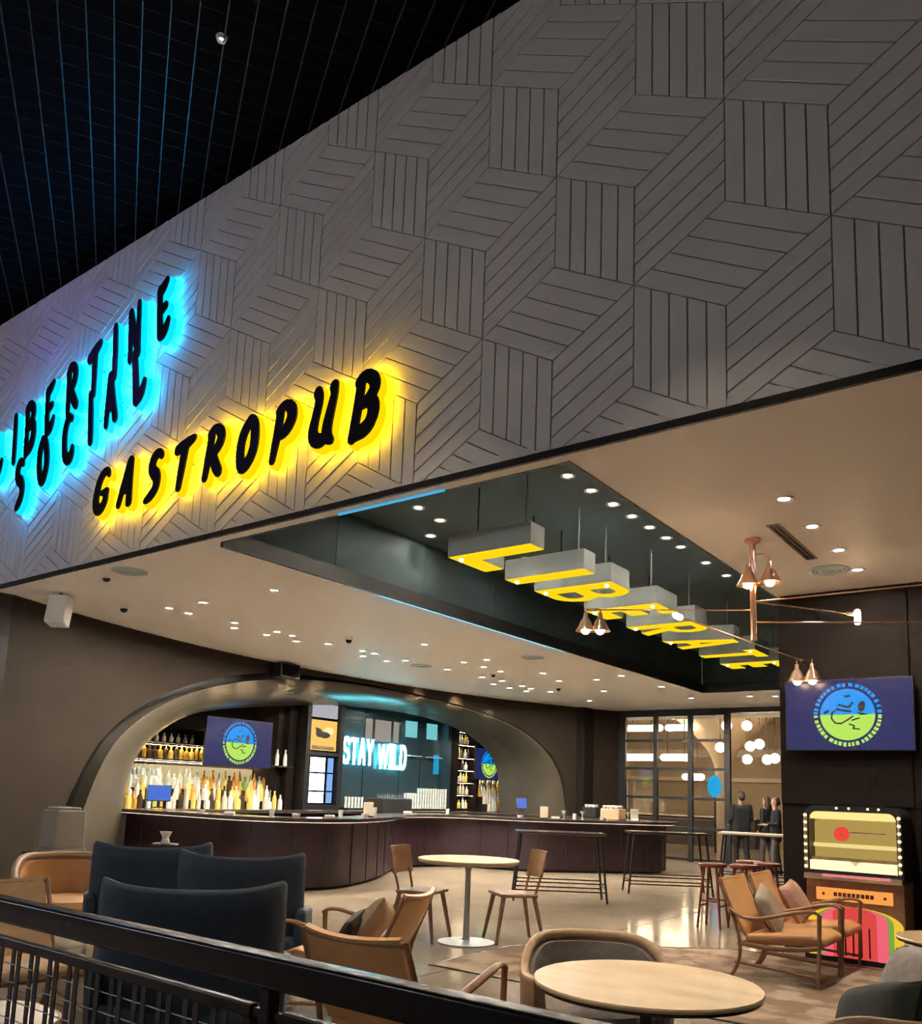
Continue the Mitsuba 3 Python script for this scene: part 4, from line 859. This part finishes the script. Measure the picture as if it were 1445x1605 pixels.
def blue_chair():
    """upholstered lounge chair with a wide back that wraps forward at the ends, facing +x"""
    P = Proto()
    n, q = 27, 8
    v, f = [], []
    prof = [(0, .0), (.05, .47), (.06, .58), (.035, .61), (-.02, .615), (-.05, .59), (-.07, .49), (-.045, .0)]      # (forward, height) across the padded back
    for i in range(n):
        t = (i / (n - 1) - .5) * 2
        y = .47 * math.sin(t * 1.15) / math.sin(1.15); x = -.30 + .16 * abs(t) ** 2.6
        nx, ny = (1 - .25 * abs(t)), -.25 * t
        e = 1 - .16 * ss_((abs(t) - .86) / .14)
        for (d, z) in prof:
            dd = d * (e if abs(t) < .999 else .6)
            lift = .09 * abs(t) ** 2.2
            lean = -.16 * z
            v.append([x + dd * nx + lean, y + dd * ny * .6, .40 + (z * (1.0 + lift)) * (1 - .05 * ss_((abs(t) - .9) / .1))])
    for i in range(n - 1):
        for j in range(q):
            a, b, c2, d = i * q + j, i * q + (j + 1) % q, (i + 1) * q + (j + 1) % q, (i + 1) * q + j
            f += [[a, c2, b], [a, d, c2]]
    for j in range(1, q - 1): f += [[0, j, j + 1], [(n - 1) * q, (n - 1) * q + j + 1, (n - 1) * q + j]]
    m = tm(v, f); m.fix_normals()
    P.add('backrest', m, 'm_bluefab', 50)
    P.add('seat', rbox(-.34, .40, -.44, .44, .28, .44, .06, 14), 'm_bluefab', 40)
    for n_, s in enumerate((-1, 1)):
        sf = '' if s < 0 else '_001'
        P.add('arm' + sfx_(n_), hull([(-.26, s * .45, .34, .045), (.30, s * .46, .34, .045), (-.28, s * .46, .60, .045), (.24, s * .47, .56, .04)]), 'm_bluefab', 40)
        P.add('leg' + sfx_(n_), rod([.36, s * .38, 0], [.32, s * .36, .30], .014, 8, .022), 'm_wood', 40)
        P.add('leg' + sfx_(n_ + 2), rod([-.36, s * .38, 0], [-.30, s * .36, .30], .014, 8, .022), 'm_wood', 40)
    return P
def sfx_(n): return '' if n == 0 else f'_{n:03d}'
def cafe_chair():
    P = Proto()
    P.add('seat', hull([(-.18, -.17, .452, .018), (-.18, .17, .452, .018), (.19, -.20, .457, .018), (.19, .20, .457, .018)]), 'm_paleply', 35)
    pts = [(-.20 - .05 * (1 - (t * t)), t * .215, 0) for t in np.linspace(-1, 1, 11)]
    v, f = [], []
    for x, y, _ in pts:
        for dx, z in ((0, .62), (-.05, .885), (-.066, .885), (-.016, .62)): v.append([x + dx, y, z])
    for i in range(10):
        for j in range(4):
            a, b, c2, d = i * 4 + j, i * 4 + (j + 1) % 4, i * 4 + 4 + (j + 1) % 4, i * 4 + 4 + j
            f += [[a, b, c2], [a, c2, d]]
    f += [[0, 2, 1], [0, 3, 2], [40, 41, 42], [40, 42, 43]]
    m = tm(v, f); m.fix_normals(); P.add('backrest', m, 'm_wood', 40)
    for n, s in enumerate((-1, 1)):
        P.add('back_post' + sfx_(n), rod([-.17, s * .15, .45], [-.225, s * .17, .66], .012, 8), 'm_wood', 40)
        P.add('leg' + sfx_(n), rod([.24, s * .22, 0], [.16, s * .16, .445], .016, 8, .024), 'm_wood', 40)
        P.add('leg' + sfx_(n + 2), rod([-.25, s * .21, 0], [-.16, s * .15, .445], .016, 8, .024), 'm_wood', 40)
    return P
def bar_stool():
    P = Proto()
    P.add('seat', lathe([(.02, .735), (.15, .738), (.175, .752), (.178, .775), (.165, .788), (.0001, .782)], 24), 'm_redwood', 30)
    for n in range(4):
        a = math.pi / 4 + n * math.pi / 2
        P.add('leg' + sfx_(n), rod([.205 * math.cos(a), .205 * math.sin(a), 0], [.115 * math.cos(a), .115 * math.sin(a), .745], .014, 8, .018), 'm_redwood', 40)
    for n in range(4):
        a, b = math.pi / 4 + n * math.pi / 2, math.pi / 4 + (n + 1) * math.pi / 2; r, z = .172, (.27 if n % 2 else .33)
        P.add('rung' + sfx_(n), rod([r * math.cos(a), r * math.sin(a), z], [r * math.cos(b), r * math.sin(b), z], .010, 8), 'm_redwood', 40)
    return P
BC, LA, BL, CC, ST = barrel_chair(), lounge_armchair(), blue_chair(), cafe_chair(), bar_stool()

BC.place('barrel_chair', Tm(-2.33, 4.42, 0, -.95, 1.0), 'round-backed barrel chair with a pale wood rim behind the front round table', 'chair')
BC.place('barrel_chair', Tm(-7.62, 4.25, 0, -.25, 1.12), 'tan barrel chair with a pale rim at the far left', 'chair', swap={'m_greyfab': 'm_tan'})
BC.place('barrel_chair', Tm(-.80, 4.10, 0, 2.35, 1.0), 'dark barrel chair cut by the bottom right corner', 'chair', swap={'m_greyfab': 'm_darkfab', 'm_brown': 'm_darkfab', 'm_paleply': 'm_wood'})
LA.place('lounge_armchair', Tm(-2.42, 8.25, .0105, 0.0, 1.0), 'tan leather easy chair with sculpted wooden arms in front of the jukebox, nearer of two', 'armchair')
LA.place('lounge_armchair', Tm(-2.42, 9.05, .0105, .0, 1.0), 'tan leather easy chair beside the jukebox, farther of two', 'armchair')
LA.place('lounge_armchair', Tm(-4.40, 4.62, 0, math.pi + .36, 1.0), 'tan leather easy chair seen from the side right of the blue chairs', 'armchair')
LA.place('lounge_armchair', Tm(-3.05, 3.68, 0, math.pi / 2 + .05, 1.0), 'tan easy chair seen from behind just above the railing', 'armchair')
LA.place('lounge_armchair', Tm(-5.62, 2.85, 0, -.1, 1.0), 'wooden-armed easy chair behind the railing at the lower left', 'armchair', swap={'m_tan': 'm_paleply'})
BL.place('blue_lounge_chair', Tm(-4.03, 3.02, 0, math.radians(136), 1.0), 'blue upholstered lounge chair, nearest to the railing', 'chair')
BL.place('blue_lounge_chair', Tm(-5.45, 4.50, 0, math.radians(132), 1.0), 'blue upholstered lounge chair in front of the bar, right of the two farther ones', 'chair')
BL.place('blue_lounge_chair', Tm(-6.62, 4.42, 0, math.radians(150), 1.0), 'blue upholstered lounge chair, darkest and farthest left', 'chair')
def cushion(loc, size, M3, m, label, thick=.10):
    k = thing('cushion', label, 'cushion'); v, f = [], []
    n = 13
    for side in (1, -1):
        for i in range(n):
            for j in range(n):
                x, y = (i / (n - 1) - .5) * 2, (j / (n - 1) - .5) * 2
                h = thick * ((1 - x ** 4) * (1 - y ** 4)) ** .6 * side
                pin = 1 - .06 * (1 - max(abs(x), abs(y)) ** 2) * 0 - .05 * (1 - (x * y) ** 2) * max(abs(x), abs(y)) ** 4
                v.append([x * size[0] / 2 * pin, y * size[1] / 2 * pin, h])
    for s in (0, 1):
        for i in range(n - 1):
            for j in range(n - 1):
                a, b, c2, d = [s * n * n + q for q in (i * n + j, (i + 1) * n + j, (i + 1) * n + j + 1, i * n + j + 1)]
                f += [[a, b, c2], [a, c2, d]] if s == 0 else [[a, c2, b], [a, d, c2]]
    M = np.eye(4); M[:3, :3] = M3; M[:3, 3] = loc
    scene[k] = mikit.ply(move(tm(v, f), M), m, smooth=True)
def face(az, tilt, spin=0.0):
    """axes of a cushion whose front looks along azimuth az, raised by tilt"""
    nz = A([math.cos(az) * math.cos(tilt), math.sin(az) * math.cos(tilt), math.sin(tilt)])
    ex = np.cross([0, 0, 1], nz); ex /= np.linalg.norm(ex); ey = np.cross(nz, ex)
    c, s = math.cos(spin), math.sin(spin)
    return np.c_[ex * c + ey * s, ey * c - ex * s, nz]
cushion((-2.56, 8.22, .60), (.42, .40), face(.0, .5, .35), 'm_pillow', 'grey-beige cushion leaning in the nearer tan easy chair', .07)
cushion((-2.63, 8.36, .56), (.40, .36), face(.1, .45, -.1), 'm_darkfab', 'dark cushion behind the beige one in the nearer tan easy chair', .05)
cushion((-2.56, 9.05, .60), (.40, .40), face(-.1, .5, .2), 'm_pinkfab', 'pinkish brown cushion in the easy chair beside the jukebox', .08)
cushion((-4.27, 4.70, .60), (.40, .38), face(math.pi + .36, .55, .3), 'm_pillow', 'beige cushion in the easy chair right of the blue chairs', .08)
cushion((-4.31, 4.50, .555), (.34, .30), face(math.pi + .5, .5, -.2), 'm_darkfab', 'dark cushion in the easy chair right of the blue chairs', .05)
cushion((-.92, 4.47, .565), (.44, .40), face(-2.3, .62, .4), 'm_darkfab', 'dark cushion on the chair at the bottom right corner', .10)
cushion((-.80, 4.82, .63), (.58, .56), face(-2.5, .45, .1), 'm_greyfab', 'large grey cushion at the right edge behind the dark one', .12)

def round_table(x, y, r, h, m_top, label, base=.28, edge='m_black'):
    k = thing('round_table', label, 'table')
    put('top', lathe([(r - .03, h - .03), (r - .006, h - .02), (r, h - .008), (r - .004, h), (.0001, h)], 56, (x, y, 0)), m_top, 25, parent=k)
    put('edge_band', lathe([(r - .05, h - .045), (r - .012, h - .036), (r - .007, h - .0215), (r - .04, h - .031)], 56, (x, y, 0)), edge, 25, parent=k)
    put('column', lathe([(.05, .02), (.032, .06), (.028, h - .12), (.06, h - .05), (.10, h - .032)], 20, (x, y, 0)), 'm_steel' if edge == 'm_black' else 'm_wire', 30, parent=k)
    put('base', lathe([(base, 0), (base, .012), (base * .8, .022), (.05, .034), (.0001, .034)], 36, (x, y, 0)), 'm_steel' if edge == 'm_black' else 'm_wire', 25, parent=k)
    return k
round_table(-1.84, 4.00, .545, .68, 'm_tabletop', 'large round table with a pale wood top in the foreground')
round_table(-5.47, 7.47, .54, .86, 'm_tabletop', 'round pedestal table with two wooden chairs in the middle of the floor', .30, 'm_paleply')
round_table(-1.05, 8.35, .48, .50, 'm_tabletop', 'low round table at the right edge in front of the easy chairs', .26)
CC.place('cafe_chair', Tm(-5.98, 7.32, 0, .25, 1.08), 'wooden cafe chair left of the pedestal table', 'chair', swap={'m_paleply': 'm_wood'})
CC.place('cafe_chair', Tm(-5.20, 7.95, 0, 4.05, 1.08), 'wooden cafe chair right of the pedestal table', 'chair', swap={'m_paleply': 'm_wood'})
k = thing('pouf', 'pale round pouf on the floor behind the railing at the lower left', 'pouf')
put('body', lathe([(.26, .0), (.31, .03), (.335, .16), (.31, .29), (.24, .33), (.0001, .345)], 32, (-4.72, 2.30, 0)), 'm_cream', 40, parent=k); put('piping', tube([(-4.72 + .318 * math.cos(t), 2.30 + .318 * math.sin(t), .285) for t in np.linspace(0, 2 * np.pi, 40, endpoint=False)], .008, 6, closed=True), 'm_cream', True, parent=k)
k = thing('side_table', 'small dark side table under the beige box lantern at the left wall', 'table')
put('top', rbox(-9.59, -9.01, 4.77, 5.35, .70, .74, .012, 8), 'm_black', parent=k)
for n, (x, y) in enumerate(((-9.55, 4.81), (-9.05, 4.81), (-9.55, 5.31), (-9.05, 5.31))): put('leg', rod([x, y, 0], [x, y, .70], .016, 8), 'm_black', parent=k)
k = thing('box_lantern', 'pale beige box lantern standing on the dark side table', 'lantern')
put('shade', move(hull([(-.155, -.155, .06, .02), (.155, -.155, .06, .02), (-.155, .155, .06, .02), (.155, .155, .06, .02), (-.145, -.145, .44, .02), (.145, -.145, .44, .02), (-.145, .145, .44, .02), (.145, .145, .44, .02)]), loc=(-9.30, 5.06, .74)), 'm_slate', 40, parent=k)
put('foot', move(rbox(-.19, .19, -.19, .19, 0, .045, .012, 8), loc=(-9.30, 5.06, .7405)), 'm_slate', parent=k); put('cap', move(rbox(-.13, .13, -.13, .13, .455, .49, .01, 8), loc=(-9.30, 5.06, .74)), 'm_slate', parent=k)
k = thing('drinks_stand', 'slim dark drinks stand with a pale cup before the left end of the bar', 'table')
put('disc', lathe([(.14, .84), (.15, .85), (.14, .86), (.0001, .86)], 20, (-8.60, 5.90, 0)), 'm_black', 25, parent=k); put('pole', rod([-8.60, 5.90, .02], [-8.60, 5.90, .845], .015), 'm_black', parent=k); put('base', lathe([(.15, 0), (.15, .015), (.02, .03)], 20, (-8.60, 5.90, 0)), 'm_black', 25, parent=k)
k = thing('candle_cup', 'small pale cup on the slim dark drinks stand', 'cup'); put('cup', lathe([(.045, 0), (.05, .015), (.035, .06), (.07, .13), (.062, .13), (.0001, .05)], 16, (-8.60, 5.90, .8605)), 'm_white', 30, parent=k)

# high steel tables and stools
def high_table(x, y, rz, w, d, h, label, m_top='m_counter'):
    k = thing('high_table', label, 'table'); M = Tm(x, y, 0, rz)
    put('top', move(rbox(-w / 2, w / 2, -d / 2, d / 2, h - .04, h, .012, 8), M), m_top, parent=k)
    for sx in (-1, 1):
        for sy in (-1, 1):
            put('leg', move(rod([sx * (w / 2 + .02), sy * (d / 2 + .0), 0], [sx * (w / 2 - .08), sy * (d / 2 - .06), h - .04], .016, 8, .02), M), 'm_black', parent=k)
    for z, q in ((.28, .0), (.16, .0)):
        for sy in (-1, 1): put('foot_rail', move(rod([-(w / 2 - .0), sy * (d / 2 - .02), z], [(w / 2 - .0), sy * (d / 2 - .02), z], .010, 8), M), 'm_black', parent=k)
    for sx in (-1, 1): put('end_rail', move(rod([sx * (w / 2 - .01), -(d / 2 - .02), .22], [sx * (w / 2 - .01), d / 2 - .02, .22], .010, 8), M), 'm_black', parent=k)
    return k
high_table(-6.75, 11.55, .62, 1.35, .6, 1.02, 'tall black steel table nearest the pedestal table')
high_table(-6.05, 13.95, .62, 1.35, .6, 1.02, 'tall black steel table farther right before the rear counter')
high_table(-5.15, 15.9, .25, 1.3, .6, 1.02, 'tall table with a pale top beside the dark wall in front of the standing people', 'm_cream')
for n, (x, y) in enumerate(((-4.05, 10.75), (-3.92, 11.75), (-3.62, 11.55), (-3.72, 10.95))):
    ST.place('bar_stool', Tm(x, y, 0, .3 * n), ('red round-seated bar stool farthest left, standing clear of the dark wall', 'red bar stool farthest back, behind the leftmost red stool', 'red bar stool at the back touching the dark wall edge', 'red bar stool half hidden behind the nearer easy chair')[n], 'stool', 'red bar stools by the dark wall')

# floor inlay with a dark border, mottled hide pattern
inl = Polygon([(-5.0, 6.27), (-1.3, 6.3), (-1.3, 9.32), (-3.25, 9.36), (-4.64, 8.29), (-5.05, 7.65)])
k = thing('rug', 'mottled brown rug under the easy chairs with a thin dark border', 'rug')
put('pile', move(extrude(inl.buffer(-.03), .008), loc=(0, 0, .0)), 'm_rug', parent=k); put('border', move(extrude(inl.difference(inl.buffer(-.03)), .010), loc=(0, 0, 0)), 'm_black', parent=k)

# jukebox
JX, JY, JZ = -2.12, 9.52, 0.0
k = thing('jukebox', 'lit jukebox with a glowing yellow dome window and rainbow lower front against the dark wall', 'jukebox')
MJ = axes([JX, JY, 0], [1, 0, 0], [0, 0, 1], [0, -1, 0])            # local x = X, local y = z, outward -Y
prism = lambda poly, d0, d1: move(extrude(poly, d1 - d0), MJ @ Tm(0, 0, d0))
dome = lambda w, z0, z1, r: shapely.union_all([sbox(-w, z0, w, z1 - r), sbox(-w + r, z0, w - r, z1), Point(-w + r, z1 - r).buffer(r, 10), Point(w - r, z1 - r).buffer(r, 10)])
put('cabinet', prism(sbox(-.46, 0, .46, .82), -.50, 0), 'm_wood', parent=k, label='dark wooden cabinet')
put('dome_body', prism(dome(.47, .82, 1.56, .12).difference(dome(.415, .90, 1.50, .08)), -.50, .03), 'm_steel', parent=k)
put('dome_back', prism(dome(.415, .90, 1.50, .08), -.20, -.18), 'm_cream', parent=k)
put('window_glow', prism(dome(.41, 1.03, 1.41, .05), -.178, -.17), 'm_lamp', parent=k, label='glowing yellow-green window', **glow(.42, .29, .075, .4))
put('top_band', prism(dome(.41, 1.42, 1.495, .03), -.17, .0), 'm_lamp', parent=k, label='bright yellow top band', **glow(1.25, .85, .30, .3))
put('mid_band', prism(sbox(-.41, 1.13, .41, 1.17), -.168, -.12), 'm_lamp', parent=k, **glow(.9, .70, .26, .2))
put('title_shelf', prism(sbox(-.42, .90, .42, .995).difference(Polygon([(-.07, 1.0), (.07, 1.0), (0, .93)])), -.16, .02), 'm_lamp', parent=k, label='cream lit title shelf', **glow(1.5, 1.2, .62, .3))
put('shelf_line', prism(sbox(-.42, 1.0, .42, 1.03), -.16, -.02), 'm_brass', parent=k)
red = put('record_label', move(trimesh.creation.cylinder(.075, .02, sections=24), MJ @ Tm(-.13, 1.27, -.12)), 'm_lamp', parent=k, label='red disc', **glow(.85, .06, .04, .1))
put('record_spindle', move(trimesh.creation.cylinder(.008, .10, sections=10), MJ @ Tm(-.13, 1.27, -.14)), 'm_chrome', parent=k)
put('tonearm', prism(sbox(-.05, 1.285, .30, 1.295), -.12, -.10), 'm_chrome', parent=k)
for s in (-1, 1):
    put('bubble_column', rod([JX + s * .445, JY - .045, .90], [JX + s * .445, JY - .045, 1.46], .018, 12), 'm_brass', True, parent=k)
    for z in np.arange(.93, 1.47, .075):
        put('bulb', move(trimesh.creation.icosphere(1, .019), loc=(JX + s * .445, JY - .06, z)), 'm_lamp', True, parent=k, **glow(1.5, 1.2, .7, .05))
for x in (-.14, -.02, .16, .26): put('top_bulb', move(trimesh.creation.icosphere(1, .014), loc=(JX + x, JY - .032, 1.535)), 'm_lamp', True, parent=k, **glow(1.5, 1.2, .6, .05))  # tiny glowing beads drawn in for glints along the top edge
put('button_ledge', prism(sbox(-.46, .81, .46, .865), .0, .09), 'm_chrome', parent=k, label='chrome button ledge')
put('button_row', prism(sbox(-.28, .84, .36, .868), .085, .097), 'm_lamp', parent=k, **glow(.75, .22, .20, .1))
put('sign_panel', prism(sbox(-.36, .60, .36, .725), .0, .015), 'm_lamp', parent=k, label='glowing orange name panel', **glow(.95, .36, .07, .2))
letters = shapely.union_all([sbox(-.19 + n * .043, .645, -.157 + n * .043, .685) for n in range(9)] + [Point(-.29, .663).buffer(.014), Point(.29, .663).buffer(.014)])
for g_ in letters.geoms: put('panel_mark', prism(g_, .0152, .019), 'm_redwood', parent=k)
for (r0, r1), col, lab in (((.36, .445), (.95, .60, .04), 'yellow'), ((.31, .355), (.20, .42, .06), 'green'), ((.21, .305), (.95, .14, .20), 'pink'), ((.0, .205), (.80, .07, .06), 'red')):
    arch = lambda q: shapely.union_all([sbox(-q, .05, q, .55 - q * .36), affinity.scale(Point(0, .55 - q * .36).buffer(q, 16), 1, .36).intersection(sbox(-1, .05, 1, 1))])
    g = arch(r1).difference(arch(r0)) if r0 else arch(r1)
    put(f'{lab}_arch', prism(g, .0, .02 + .02 * (r0 == .21)), 'm_lamp', parent=k, label=f'glowing {lab} arch', **glow(*[c_ * .9 for c_ in col], .2))
for n in range(5): put('grille_bar', prism(sbox(-.17 + n * .075, .07, -.155 + n * .075, .36), .02, .03), 'm_redwood', parent=k)
put('base', prism(sbox(-.48, 0, .48, .05), -.50, .03), 'm_black', parent=k)

# ================================================================== RAILING in front
k = thing('railing', 'dark metal railing with woven mesh panels across the foreground', 'railing')
RY = 1.62
put('handrail', rbox(-7.2, 1.2, RY - .035, RY + .035, 1.015, 1.10, .012, 8), 'm_rail', 30, parent=k)
posts = [-6.9, -5.35, -3.80, -1.83, -.15, 1.1]
for x in posts: put('post', rbox(x - .02, x + .02, RY - .02, RY + .02, 0, 1.016, .005, 8), 'm_rail', parent=k)
for x0, x1 in zip(posts[:-1], posts[1:]):
    pf = put('panel_frame', cat([rbox(x0 + .06, x1 - .06, RY - .014, RY + .014, z - .018, z + .018, .005, 8) for z in (.945, .12)] + [bx(x0 + .06, x0 + .09, RY - .014, RY + .014, .138, .927), bx(x1 - .09, x1 - .06, RY - .014, RY + .014, .138, .927)]), 'm_rail', parent=k)
    for z in (.945, .2):
        for xa in (x0 + .02, x1 - .06): put('bracket', bx(xa, xa + .04, RY - .008, RY + .008, z - .01, z + .01), 'm_rail', parent=pf)
    n_ = int((x1 - x0 - .2) / .062)
    for i in range(n_):
        x = x0 + .11 + i * (x1 - x0 - .22) / max(n_ - 1, 1)
        put('slat', bx(x - .012, x + .012, RY - .003 + (.006 if i % 2 else -.006), RY + .001 + (.006 if i % 2 else -.006), .138, .927), 'm_steel', parent=pf)
    for z in np.arange(.19, .92, .062): put('wire', rod([x0 + .09, RY, z], [x1 - .09, RY, z], .0022, 5), 'm_wire', parent=pf)

# ================================================================== PEOPLE by the doorway
def person(x, y, heading, height, label, coat, legs, hair, arm_bend, stride=.05):
    """standing figure, local +x forward; body one continuous surface, clothes over it"""
    s = height / 1.75
    J = dict(hip=(0, .09, .90), knee=(.02, .10, .49), ankle=(-.02, .11, .09), sh=(-.01, .185, 1.42), neck=(0, 0, 1.49), head=(.02, 0, 1.63))
    def cap(a, ra, b, rb, n=14): return m3.Manifold.batch_hull([ball(a, ra, n), ball(b, rb, n)])
    def side(p, q): return (p[0], p[1] * q, p[2])
    body, coatp, trou = [], [], []
    tors = [(0, .09, .93, .105), (0, -.09, .93, .105), (-.01, .10, 1.15, .085), (-.01, -.10, 1.15, .085), (-.01, .13, 1.37, .075), (-.01, -.13, 1.37, .075)]
    body.append(m3.Manifold.batch_hull([ball(t[:3], t[3]) for t in tors]))
    coatp.append(m3.Manifold.batch_hull([ball(t[:3], t[3] + .018) for t in tors] + [ball((0, .09, .80), .115), ball((0, -.09, .80), .115)]))
    body.append(cap((0, 0, 1.43), .055, (.01, 0, 1.56), .052)); body.append(cap((.012, 0, 1.60), .068, (.005, 0, 1.665), .085)); body.append(cap((.035, 0, 1.575), .045, (.05, 0, 1.62), .05))
    body.append(cap((.085, 0, 1.612), .012, (.095, 0, 1.60), .014, 8))
    for q in (-1, 1): body.append(cap((0, q * .083, 1.615), .012, (-.005, q * .086, 1.635), .014, 8))
    for q in (-1, 1):
        st = stride * q
        h, kn, an = side(J['hip'], q), (J['knee'][0] + st, J['knee'][1] * q, J['knee'][2]), (J['ankle'][0] + st * 1.5, J['ankle'][1] * q, J['ankle'][2])
        body += [cap(h, .088, kn, .058), cap(kn, .056, an, .04), cap((an[0] - .03, an[1], .035), .034, (an[0] + .15, an[1] + .02 * q, .028), .027)]
        trou += [cap(h, .098, kn, .068), cap(kn, .068, (an[0], an[1], .10), .055)]
        shd = side(J['sh'], q); el = (-.02, .235 * q, 1.14); wr = (.05 + .18 * arm_bend, .22 * q, .90 + .24 * arm_bend)
        body += [cap(shd, .052, el, .040), cap(el, .038, wr, .027)]
        coatp += [cap(shd, .068, el, .052), cap(el, .050, (el[0] * .1 + wr[0] * .9, wr[1], el[2] * .1 + wr[2] * .9), .038)]
        d = A(wr) - A(el); d /= np.linalg.norm(d); pm = A(wr) + d * .06
        body.append(m3.Manifold.batch_hull([ball(wr, .022, 8), ball(pm + A([.0, 0, 0]) + d * .03, .018, 8), ball(pm + A([-.025, 0, .0]), .014, 8), ball(pm + A([.03, 0, .0]), .014, 8)]))
        for f_, ln in enumerate((.060, .072, .066, .050)):
            b0 = pm + d * .03 + A([-.024 + .017 * f_, 0, 0]); b1 = b0 + d * ln * .6 + A([.004, -.006 * q, 0]); b2 = b1 + d * ln * .4 + A([.006, -.016 * q, 0])
            body += [cap(b0, .0085, b1, .008, 6), cap(b1, .008, b2, .007, 6)]
        t0 = pm + A([.030, 0, 0]); body.append(cap(t0, .010, t0 + d * .045 + A([.025, -.01 * q, 0]), .008, 6))
    trou.append(m3.Manifold.batch_hull([ball((0, .09, .95), .112), ball((0, -.09, .95), .112), ball((0, .08, .86), .105), ball((0, -.08, .86), .105)]))
    def solid(ms, smooth=True):
        u = m3.Manifold.batch_boolean(ms, m3.OpType.Add).refine_to_length(.03)
        t = m2t(u); trimesh.smoothing.filter_taubin(t, iterations=6); return move(t, Tm(x, y, .012, heading, s))
    k = thing('person', label, 'person')
    put('body', solid(body), 'm_skin', True, parent=k); put('jacket', solid(coatp), coat, True, parent=k); put('trousers', solid(trou), legs, True, parent=k)
    hr = m3.Manifold.batch_hull([ball((-.015, 0, 1.69), .088), ball((-.045, 0, 1.62), .075)] + ([ball((-.05, .03, 1.50), .06), ball((-.05, -.03, 1.50), .06)] if hair else []))
    cut = m3.Manifold.cube([.3, .4, .3], True).translate([.19, 0, 1.53])
    put('hair', solid([hr - cut]), 'm_hair', True, parent=k)
    shoes = []
    for q in (-1, 1):
        ax = J['ankle'][0] + stride * q * 1.5
        shoes.append(m3.Manifold.batch_hull([ball((ax - .04, .11 * q, .042), .046), ball((ax + .155, .13 * q, .034), .036), ball((ax, .11 * q, .08), .05)]))
    put('shoes', solid(shoes), 'm_black', True, parent=k)
person(-6.95, 20.3, 2.3, 1.80, 'person in a long dark jacket standing in the doorway, left of the three', 'm_cloth', 'm_cloth', False, .6)
person(-6.50, 20.75, 2.9, 1.70, 'person in dark clothes standing close behind the left one in the doorway', 'm_cloth', 'm_clothgrey', True, .2)
person(-6.02, 19.85, 3.6, 1.70, 'person in black standing at the dark wall edge, right of the three', 'm_cloth', 'm_clothgrey', False, .9)

# ================================================================== the hall beyond: pendants, column, red sign
LM = glow(17, 13, 8.4, .8)
def globe(x, y, z, r, label, group):
    k = thing('pendant_lamp', label, 'lamp', group)
    put('globe', move(trimesh.creation.icosphere(2, r), loc=(x, y, z)), 'm_lamp', True, parent=k, **LM); put('cord', rod([x, y, z + r * .9], [x, y, 4.55], .012, 6), 'm_black', parent=k)
rng3 = random.Random(2)
for x, y, z in ((-9.5, 26.5, 3.95), (-8.9, 26.6, 3.95), (-8.65, 27.0, 3.4), (-9.0, 27.2, 3.35), (-9.2, 27.5, 2.95), (-8.6, 27.6, 2.95), (-8.3, 27.4, 2.98), (-7.9, 27.3, 3.6), (-7.8, 26.9, 3.35), (-7.75, 27.6, 2.75), (-9.6, 26.2, 3.25)):
    globe(x, y, z, .16, 'glowing round pendant lamp seen through the open doorway', 'round pendants beyond the doorway')
for x0, x1, y, z in ((-13.6, -12.4, 28.0, 4.05), (-12.1, -11.2, 28.0, 4.05), (-13.6, -12.4, 27.6, 3.0), (-12.1, -11.2, 27.6, 3.0), (-11.9, -11.3, 29, 2.4), (-16.2, -15.4, 28, 3.9), (-16.2, -15.4, 27.6, 2.9)):
    k = thing('linear_lamp', 'long glowing capsule standing in for a lamp streak in the glazed doors', 'lamp', 'capsules for lamp streaks in the glazed doors')  # added capsules drawing the stretched images of the pendants in the panes
    put('tube', hull([(x0, y, z, .12), (x1, y, z, .12)]), 'm_lamp', True, parent=k, **LM)
    for x in (x0 + .15, x1 - .15): put('cord', rod([x, y, z + .1], [x, y, 4.55], .012, 6), 'm_black', parent=k)
k = thing('flared_column', 'column flaring out like a palm crown beyond the doorway', 'column')
put('shaft', lathe([(.30, 0), (.26, .3), (.24, 2.2), (.30, 2.8), (.5, 3.3), (1.0, 3.9), (1.6, 4.4), (1.7, 4.54)], 28, (-10.6, 29.2, 0)), 'm_warmwall', 40, parent=k)
k = thing('red_sign', 'glowing red sign at the right edge of the doorway', 'neon sign')
put('tube', tube([(-8.1 + .5 * math.cos(t), 29.5, 3.0 + .18 * math.sin(t)) for t in np.linspace(0, 2 * np.pi, 30, endpoint=False)], .03, 8, closed=True), 'm_lamp', True, parent=k, **glow(3.5, .25, .15, .2))
put('plate', bx(-8.6, -7.6, 29.54, 29.58, 2.8, 3.2), 'm_warmwall', parent=k); put('stay', rod([-8.1, 29.56, 3.2], [-8.1, 29.56, 4.55], .015), 'm_steel', parent=k)
k = thing('blue_sign', 'glowing blue oval sign seen through the right column of panes', 'sign')
put('face', move(extrude(affinity.scale(Point(0, 0).buffer(.30, 16), .75, 1.15), .04), axes([-9.9, 26.5, 2.05], [1, 0, 0], [0, 0, 1], [0, -1, 0])), 'm_lamp', parent=k, **glow(.0, .42, .85, .2)); put('pole', rod([-9.9, 26.53, 0], [-9.9, 26.53, 1.75], .03), 'm_steel', parent=k)
k = thing('serving_counter', 'low grey counter beyond the glazed doors', 'counter'); put('body', bx(-16, -9.8, 30, 30.6, 0, 1.0), 'm_clothgrey', parent=k); put('top', bx(-16.05, -9.75, 29.95, 30.65, 1.0, 1.05), 'm_cream', parent=k)
